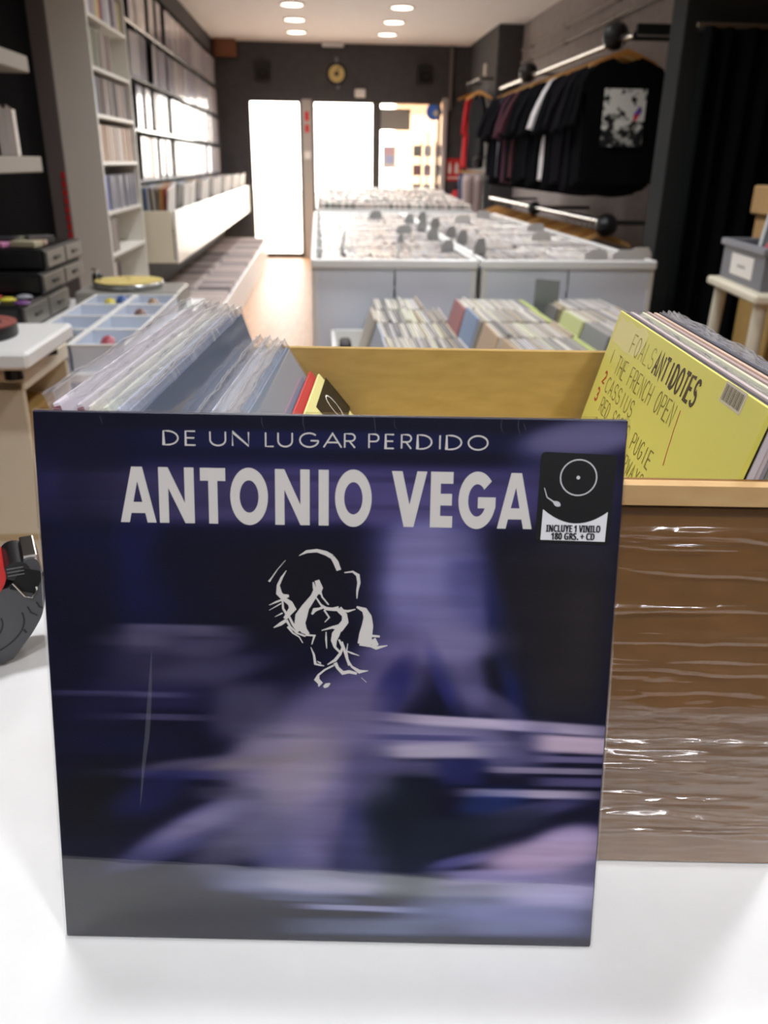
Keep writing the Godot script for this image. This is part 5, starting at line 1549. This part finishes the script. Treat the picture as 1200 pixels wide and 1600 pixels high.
func build_clothes() -> void:
	var rail_x := 1.94
	var rail_y := 2.088
	var rl := thing("clothes_rail", "chrome clothes rail on the right wall holding the shirts", "clothes rail", Vector3(rail_x, rail_y, 0))
	part("tube", tube([Vector3(0, 0, -5.62), Vector3(0, 0, -9.6)], 0.018, 12), M.chrome, rl)
	part("end_arm", cbox(0.46, 0.06, 0.035, 0.004), M.steel_dark, rl, Vector3(0.24, 0.03, -5.63))
	for z in [-5.93, -8.31]:
		part("black_joint", lathe(ball(0.085), 24), M.black, rl, Vector3(-0.02, 0.03, z))
		part("wall_arm", tube([Vector3(0.0, 0.02, z), Vector3(0.5, 0.02, z)], 0.014), M.steel_dark, rl)
	part("wall_arm", tube([Vector3(0.0, 0.0, -9.5), Vector3(0.5, 0.0, -9.5)], 0.014), M.steel_dark, rl)
	var lr := thing("clothes_rail", "lower chrome rail of empty wooden hangers behind the disc table", "clothes rail", Vector3(rail_x, 0.995, 0))
	part("tube", tube([Vector3(0, 0, -5.72), Vector3(0, 0, -9.8)], 0.018, 12), M.chrome, lr)
	part("black_ball", lathe(ball(0.075), 20), M.black, lr, Vector3(0, -0.02, -5.75))
	part("black_ball", lathe(ball(0.06), 20), M.black, lr, Vector3(0, -0.01, -7.77))
	for z in [-5.75, -7.77, -9.7]:
		part("wall_arm", tube([Vector3(0.0, 0.0, z), Vector3(0.5, 0.0, z)], 0.014), M.steel_dark, lr)
	# shirts on the upper rail
	var z := -5.72
	var meshes := []
	for k in 5:
		meshes.append(shirt_mesh(0.66 + 0.02 * (k % 3), 0.76 + 0.025 * (k % 4), 0.1 * k, 0.04, 3 + k))
	var k := 0
	while z > -8.75:
		var white := absf(z + 6.66) < 0.052
		var m: Material = M.shirts[rng.randi() % 4]
		var label := "black t-shirt hanging in the packed row on the upper rail"
		var group := "black shirts on the upper rail"
		if k == 0:
			label = "black t-shirt with a black and white back print, first on the rail"
			group = ""
			m = M.shirts[0]
		elif white:
			label = "white t-shirt hanging among the black ones on the upper rail"
			group = ""
			m = mat(rgb(206, 200, 198), 0.9)
		elif k in [19, 22]:
			label = ["dark maroon t-shirt toward the far end of the upper rail", "wine red t-shirt nearer the far end of the upper rail"][0 if k == 19 else 1]
			group = ""
			m = mat(rgb(60, 14, 24) if k == 19 else rgb(60, 18, 34), 0.9)
		elif k == 25:
			label = "grey t-shirt near the far end of the upper rail"
			group = ""
			m = mat(rgb(120, 116, 122), 0.9)
		var turn := rng.randf_range(-0.07, 0.07)
		if k == 0:
			turn = 0.0
		if white:
			turn = 0.1
		var t := thing("t_shirt", label, "t-shirt", Vector3(rail_x, rail_y - 0.1, z), turn, group)
		var body := part("cloth", meshes[k % 5], m, t, Vector3(0, -0.005, 0))
		if k == 0:
			var art := mat(Color.WHITE, 0.85)
			art.albedo_texture = shirt_print()
			part("print", face_quad(0.275, 0.335), art, body, Vector3(0.01, -0.52, 0.043), Vector3(-0.03, 0, 0))
		var hg := thing("hanger", ["wooden hanger of the first printed black shirt"][0] if k == 0 else "wooden hanger carrying a shirt on the upper rail", "hanger", Vector3(rail_x, rail_y - 0.085, z), turn, "" if k == 0 else "wooden hangers on the upper rail")
		hanger_parts(hg, 0.108)
		z -= 0.104
		k += 1
	# empty hangers on the lower rail
	z = -5.84
	k = 0
	while z > -9.6:
		var hg := thing("hanger", "wooden hanger on the lower rail behind the disc table" if k else "nearest wooden hanger on the lower rail", "hanger", Vector3(rail_x, 0.912, z), rng.randf_range(-0.25, 0.25), "wooden hangers on the lower rail" if k else "")
		hanger_parts(hg, 0.106)
		z -= 0.13
		k += 1
	# far rail by the window
	var fr := thing("clothes_rail", "short far rail by the window with a red jacket", "clothes rail", Vector3(1.96, 2.3, -11.4))
	part("tube", tube([Vector3(0, 0, 0.4), Vector3(0, 0, -0.6)], 0.015, 10), M.chrome, fr)
	for a in [0.3, -0.5]:
		part("wall_arm", tube([Vector3(0, 0, a), Vector3(0.2, 0, a)], 0.012), M.steel_dark, fr)
	solo("socket_box", cbox(0.03, 0.14, 0.1, 0.01), M.paper, "small white box on the wall above the far clothes rail", "socket box", Vector3(2.128, 2.44, -11.6))
	var far := [[-11.45, rgb(196, 34, 40), "red jacket hanging on the short far rail"], [-11.2, rgb(14, 14, 18), "black jacket in front of the red one on the far rail"]]
	for f in far:
		var t := thing("jacket", f[2], "jacket", Vector3(1.97 if f[0] < -11.4 else 1.99, 2.14, f[0]), 0.2 if f[0] < -11.4 else -0.9)
		part("cloth", shirt_mesh(0.3, 0.86, 0.0, 0.06, int(-f[0] * 10)), mat(f[1], 0.85), t)
		var hg := thing("hanger", "wooden hanger of the " + f[2].split(" on the")[0].split(" in front")[0].split(" nearest")[0].split(" hanging")[0], "hanger", t.position + Vector3(0, 0.02, 0), t.rotation.y)
		hanger_parts(hg, 0.16)
	var lo := thing("clothes_rail", "low far rail with trousers below the red jacket", "clothes rail", Vector3(1.96, 1.42, -11.3))
	part("tube", tube([Vector3(0, 0, 0.3), Vector3(0, 0, -0.4)], 0.012, 10), M.chrome, lo)
	for a in [0.25, -0.35]:
		part("wall_arm", tube([Vector3(0, 0, a), Vector3(0.2, 0, a)], 0.01), M.steel_dark, lo)
	var pale := [[1.96, rgb(190, 172, 168), "pale grey trousers hanging below the jackets", -11.15], [1.96, rgb(70, 80, 104), "blue jeans hanging below the red jacket", -11.5]]
	for f in pale:
		var t := thing("trousers", f[2], "trousers", Vector3(f[0], 1.22, f[3]))
		for s in [-1.0, 1.0]:
			part("trouser_leg", lathe([[0.0, -1.0], [0.05, -1.0], [0.062, -0.5], [0.075, -0.06], [0.05, 0.0], [0, 0.0]], 14), mat(f[1], 0.9), t, Vector3(s * 0.06, 0, 0))
		part("waistband", cbox(0.24, 0.05, 0.09, 0.02), mat(f[1], 0.9), t, Vector3(0, -0.02, 0))
		part("clip_bar", tube([Vector3(-0.14, 0.03, 0), Vector3(0.14, 0.03, 0)], 0.01), M.wood_hanger, t)
		part("hook", tube([Vector3(0, 0.03, 0), Vector3(0, 0.2, 0)], 0.004, 6), M.chrome, t)

func ball(r: float) -> Array:
	var o := []
	for i in 13:
		var a := -PI / 2 + PI * i / 12.0
		o.append([cos(a) * r, sin(a) * r])
	return o

# ---------------------------------------------------------------- right corner: curtain, stool, boxes
func build_right_corner() -> void:
	var st := new_st()
	var n := 140
	var w := 1.15
	var p := []
	for i in n + 1:
		var k := float(i) / n
		p.append(Vector2(k * w, 0.035 * sin(k * 62.0) + 0.02 * sin(k * 23.0 + 1.0)))
	for i in n:
		for s in [-1.0, 1.0]:
			var o := Vector3(0, 0, s * 0.003)
			var ta: Vector2 = p[i]
			var tb: Vector2 = p[i + 1]
			var na: Vector2 = (p[mini(i + 1, n)] - p[maxi(i - 1, 0)]).orthogonal()
			var nb: Vector2 = (p[mini(i + 2, n)] - p[i]).orthogonal()
			var va: Vector3 = Vector3(na.x, 0, na.y).normalized() * (-s)
			var vb: Vector3 = Vector3(nb.x, 0, nb.y).normalized() * (-s)
			var q := [Vector3(ta.x, 0, ta.y * 1.25) + o, Vector3(tb.x, 0, tb.y * 1.25) + o, Vector3(tb.x, 1.99, tb.y) + o, Vector3(ta.x, 1.99, ta.y) + o]
			tri_n(st, [q[0], q[1], q[2]], [va, vb, vb])
			tri_n(st, [q[0], q[2], q[3]], [va, vb, va])
	var t := thing("curtain", "black doorway curtain hanging in folds on the right", "curtain", Vector3(1.985, 0.02, -4.72))
	part("cloth", st.commit(), M.curtain, t)
	part("curtain_rod", tube([Vector3(-0.03, 2.0, 0), Vector3(1.2, 2.0, 0)], 0.012), mat(rgb(90, 76, 62), 0.5), t)
	for x in [0.05, 1.15]:
		part("bracket", cbox(0.02, 0.03, 0.17, 0.003), M.steel_dark, t, Vector3(x, 2.0, -0.08))
	# stool
	var turn := -0.142
	var s2 := thing("stool", "white stool carrying the grey record box", "stool", Vector3(1.902, 0, -3.38), turn)
	part("stool_top", cbox(0.4, 0.035, 0.63, 0.014), M.cream, s2, Vector3(0, 0.883, 0))
	for x in [-0.15, 0.15]:
		for z in [-0.25, 0.25]:
			part("leg", tube([Vector3(x, 0.868, z), Vector3(x * 1.12, 0.0, z * 1.08)], 0.027, 12), M.cream, s2)
	for z in [-0.262, 0.262]:
		part("stretcher", tube([Vector3(-0.16, 0.3, z), Vector3(0.16, 0.3, z)], 0.014, 8), M.cream, s2)
	var b := thing("grey_box", "grey plastic box with white label on the white stool", "box", Vector3(1.925, 0.901, -3.41), turn)
	var bs := new_st()
	add_box(bs, Vector3(0, 0.004, 0), Vector3(0.33, 0.008, 0.49), 0.002)
	for k in [-1.0, 1.0]:
		add_box(bs, Vector3(k * 0.168, 0.075, 0), Vector3(0.008, 0.15, 0.51), 0.002)
		add_box(bs, Vector3(0, 0.075, k * 0.251), Vector3(0.33, 0.15, 0.008), 0.002)
	part("tub", bs.commit(), M.grey_plastic, b)
	var rs := new_st()
	for k in [-1.0, 1.0]:
		add_box(rs, Vector3(k * 0.174, 0.15, 0), Vector3(0.024, 0.03, 0.54), 0.006)
		add_box(rs, Vector3(0, 0.15, k * 0.259), Vector3(0.33, 0.03, 0.022), 0.006)
	part("rim", rs.commit(), mat(rgb(120, 120, 126), 0.45), b)
	var lb := part("label_card", cbox(0.27, 0.085, 0.002, 0.0005), M.paper, b, Vector3(-0.1735, 0.072, 0.005), Vector3(0, -PI / 2, 0))
	var ls := new_st()
	for k in 9:
		add_box(ls, Vector3(-0.045 + k * 0.011, -0.004 + 0.002 * (k % 2), 0), Vector3(0.007, 0.012, 0.0004), 0.0)
	part("lettering", ls.commit(), mat(rgb(150, 146, 144), 0.6), lb, Vector3(0, 0, 0.0012))
	var fr := thing("framed_record", "silver edged dark sleeve leaning in the grey box", "record", Vector3(1.89, 0.914, -3.36), 0.0)
	fr.rotation = Vector3(-0.45, -0.75, 0)
	part("jacket", cbox(0.25, 0.29, 0.008, 0.002), mat(rgb(196, 200, 200), 0.4), fr, Vector3(0, 0.147, 0))
	part("picture", cbox(0.225, 0.25, 0.002, 0.0005), mat(rgb(34, 40, 38), 0.4), fr, Vector3(0, 0.147, 0.0048))
	part("red_figure", cbox(0.05, 0.12, 0.001, 0.0003), mat(rgb(196, 50, 56), 0.4), fr, Vector3(-0.08, 0.12, 0.006), Vector3(0, 0, -0.4))
	part("leaf_mark", cbox(0.08, 0.03, 0.001, 0.0003), mat(rgb(140, 160, 60), 0.4), fr, Vector3(0.05, 0.05, 0.006))
	# cardboard boxes behind and under the stool
	var cb := [[2.5, 0.0, -4.2, 0.5, 0.4, 0.4, "bottom cardboard box behind the stool"], [2.49, 0.402, -4.2, 0.46, 0.36, 0.4, "second cardboard box from the floor behind the stool"], [2.52, 0.764, -4.2, 0.46, 0.2, 0.4, "third cardboard box of the stack behind the stool"], [2.50, 0.966, -4.2, 0.46, 0.16, 0.4, "narrow taped cardboard box near the top of the stack"], [2.49, 1.128, -4.2, 0.5, 0.14, 0.42, "topmost cardboard box beside the black curtain"]]
	for c in cb:
		var o := thing("cardboard_box", c[6], "box", Vector3(c[0], c[1], c[2]), -0.06, "cardboard boxes in the right corner")
		part("body", cbox(c[3], c[4], c[5], 0.008), M.carton if c[1] < 0.8 else M.carton_pale, o, Vector3(0, c[4] / 2, 0))
		part("tape", cbox(0.05, c[4] * 0.98, 0.002, 0.0), M.paper if c[1] > 0.9 else M.carton_pale, o, Vector3(-0.06, c[4] / 2, c[5] / 2 + 0.001))

# ---------------------------------------------------------------- tape dispenser on the counter
func rounded(pts: Array, times := 2) -> PackedVector2Array:
	var a := PackedVector2Array()
	for q in pts:
		a.append(Vector2(q[0], q[1]))
	for k in times:
		var b := PackedVector2Array()
		for i in a.size():
			var p := a[i]
			var q := a[(i + 1) % a.size()]
			b.append(p.lerp(q, 0.22))
			b.append(p.lerp(q, 0.78))
		a = b
	return a

func build_dispenser() -> void:
	var t := thing("tape_dispenser", "dark grey tape dispenser with red tape roll at the counter's left edge", "tape dispenser", Vector3(-0.341, 0.9205, -0.672), 0.38)
	t.scale = Vector3(1.0, 0.83, 1.0)
	var shell := mat(rgb(70, 70, 74), 0.35)
	var poly := rounded([[-0.09, 0.0], [0.042, 0.0], [0.0575, 0.021], [0.0682, 0.036], [0.0775, 0.053], [0.082, 0.071], [0.0842, 0.0865], [0.084, 0.107], [0.081, 0.1235], [0.068, 0.1235], [0.066, 0.098], [0.05, 0.092], [0.03, 0.1], [-0.02, 0.12], [-0.09, 0.12]])
	part("shell", prism(poly, 0.05), shell, t)
	for k in 2:
		var g := new_st()
		var ring := []
		for a in arc(0.01, 0.055, 0.052 - k * 0.018, 0.04 - k * 0.012, -75, 10, 14):
			ring.append_array([a[0], a[1], 0.0016])
		add_stroke(g, ring, 1.0)
		part("groove", g.commit(), M.black, t, Vector3(0, 0, 0.0254))
	var g2 := new_st()
	add_stroke(g2, [0.0665, 0.068, 0.0014, 0.0685, 0.06, 0.0018, 0.0735, 0.0545, 0.0014], 1.0)
	add_stroke(g2, [0.0745, 0.0715, 0.0014, 0.0765, 0.0645, 0.0018, 0.0795, 0.062, 0.0014], 1.0)
	add_stroke(g2, [0.06, 0.041, 0.002, 0.062, 0.036, 0.002], 1.0)
	part("moulded_mark", g2.commit(), M.black, t, Vector3(0, 0, 0.0254))
	part("well", cbox(0.022, 0.026, 0.002, 0.0005), M.black_matte, t, Vector3(0.0705, 0.0985, 0.0248), Vector3(0, 0, -0.5))
	part("metal_lever", tube([Vector3(0.058, 0.1, 0.0275), Vector3(0.066, 0.082, 0.0275), Vector3(0.0715, 0.079, 0.0275), Vector3(0.0765, 0.088, 0.0275), Vector3(0.0765, 0.0915, 0.0275)], 0.0011, 6), M.chrome, t)
	part("cutter", cbox(0.012, 0.004, 0.046, 0.001), M.chrome, t, Vector3(0.0755, 0.1245, 0))
	part("roller", lathe([[0, -0.024], [0.011, -0.024], [0.011, 0.0255], [0, 0.0255]], 20), M.black, t, Vector3(0.063, 0.112, 0), Vector3(PI / 2, 0, 0))
	for k in 3:
		part("rib", cbox(0.014, 0.0014, 0.05, 0.0004), mat(rgb(96, 96, 98), 0.4), t, Vector3(0.062, 0.108 + k * 0.004, 0.0012))
	part("tape_roll", lathe([[0.02, -0.022], [0.032, -0.022], [0.032, 0.0245], [0.02, 0.0245]], 32), M.red, t, Vector3(0.022, 0.112, 0.002), Vector3(PI / 2, 0, 0))
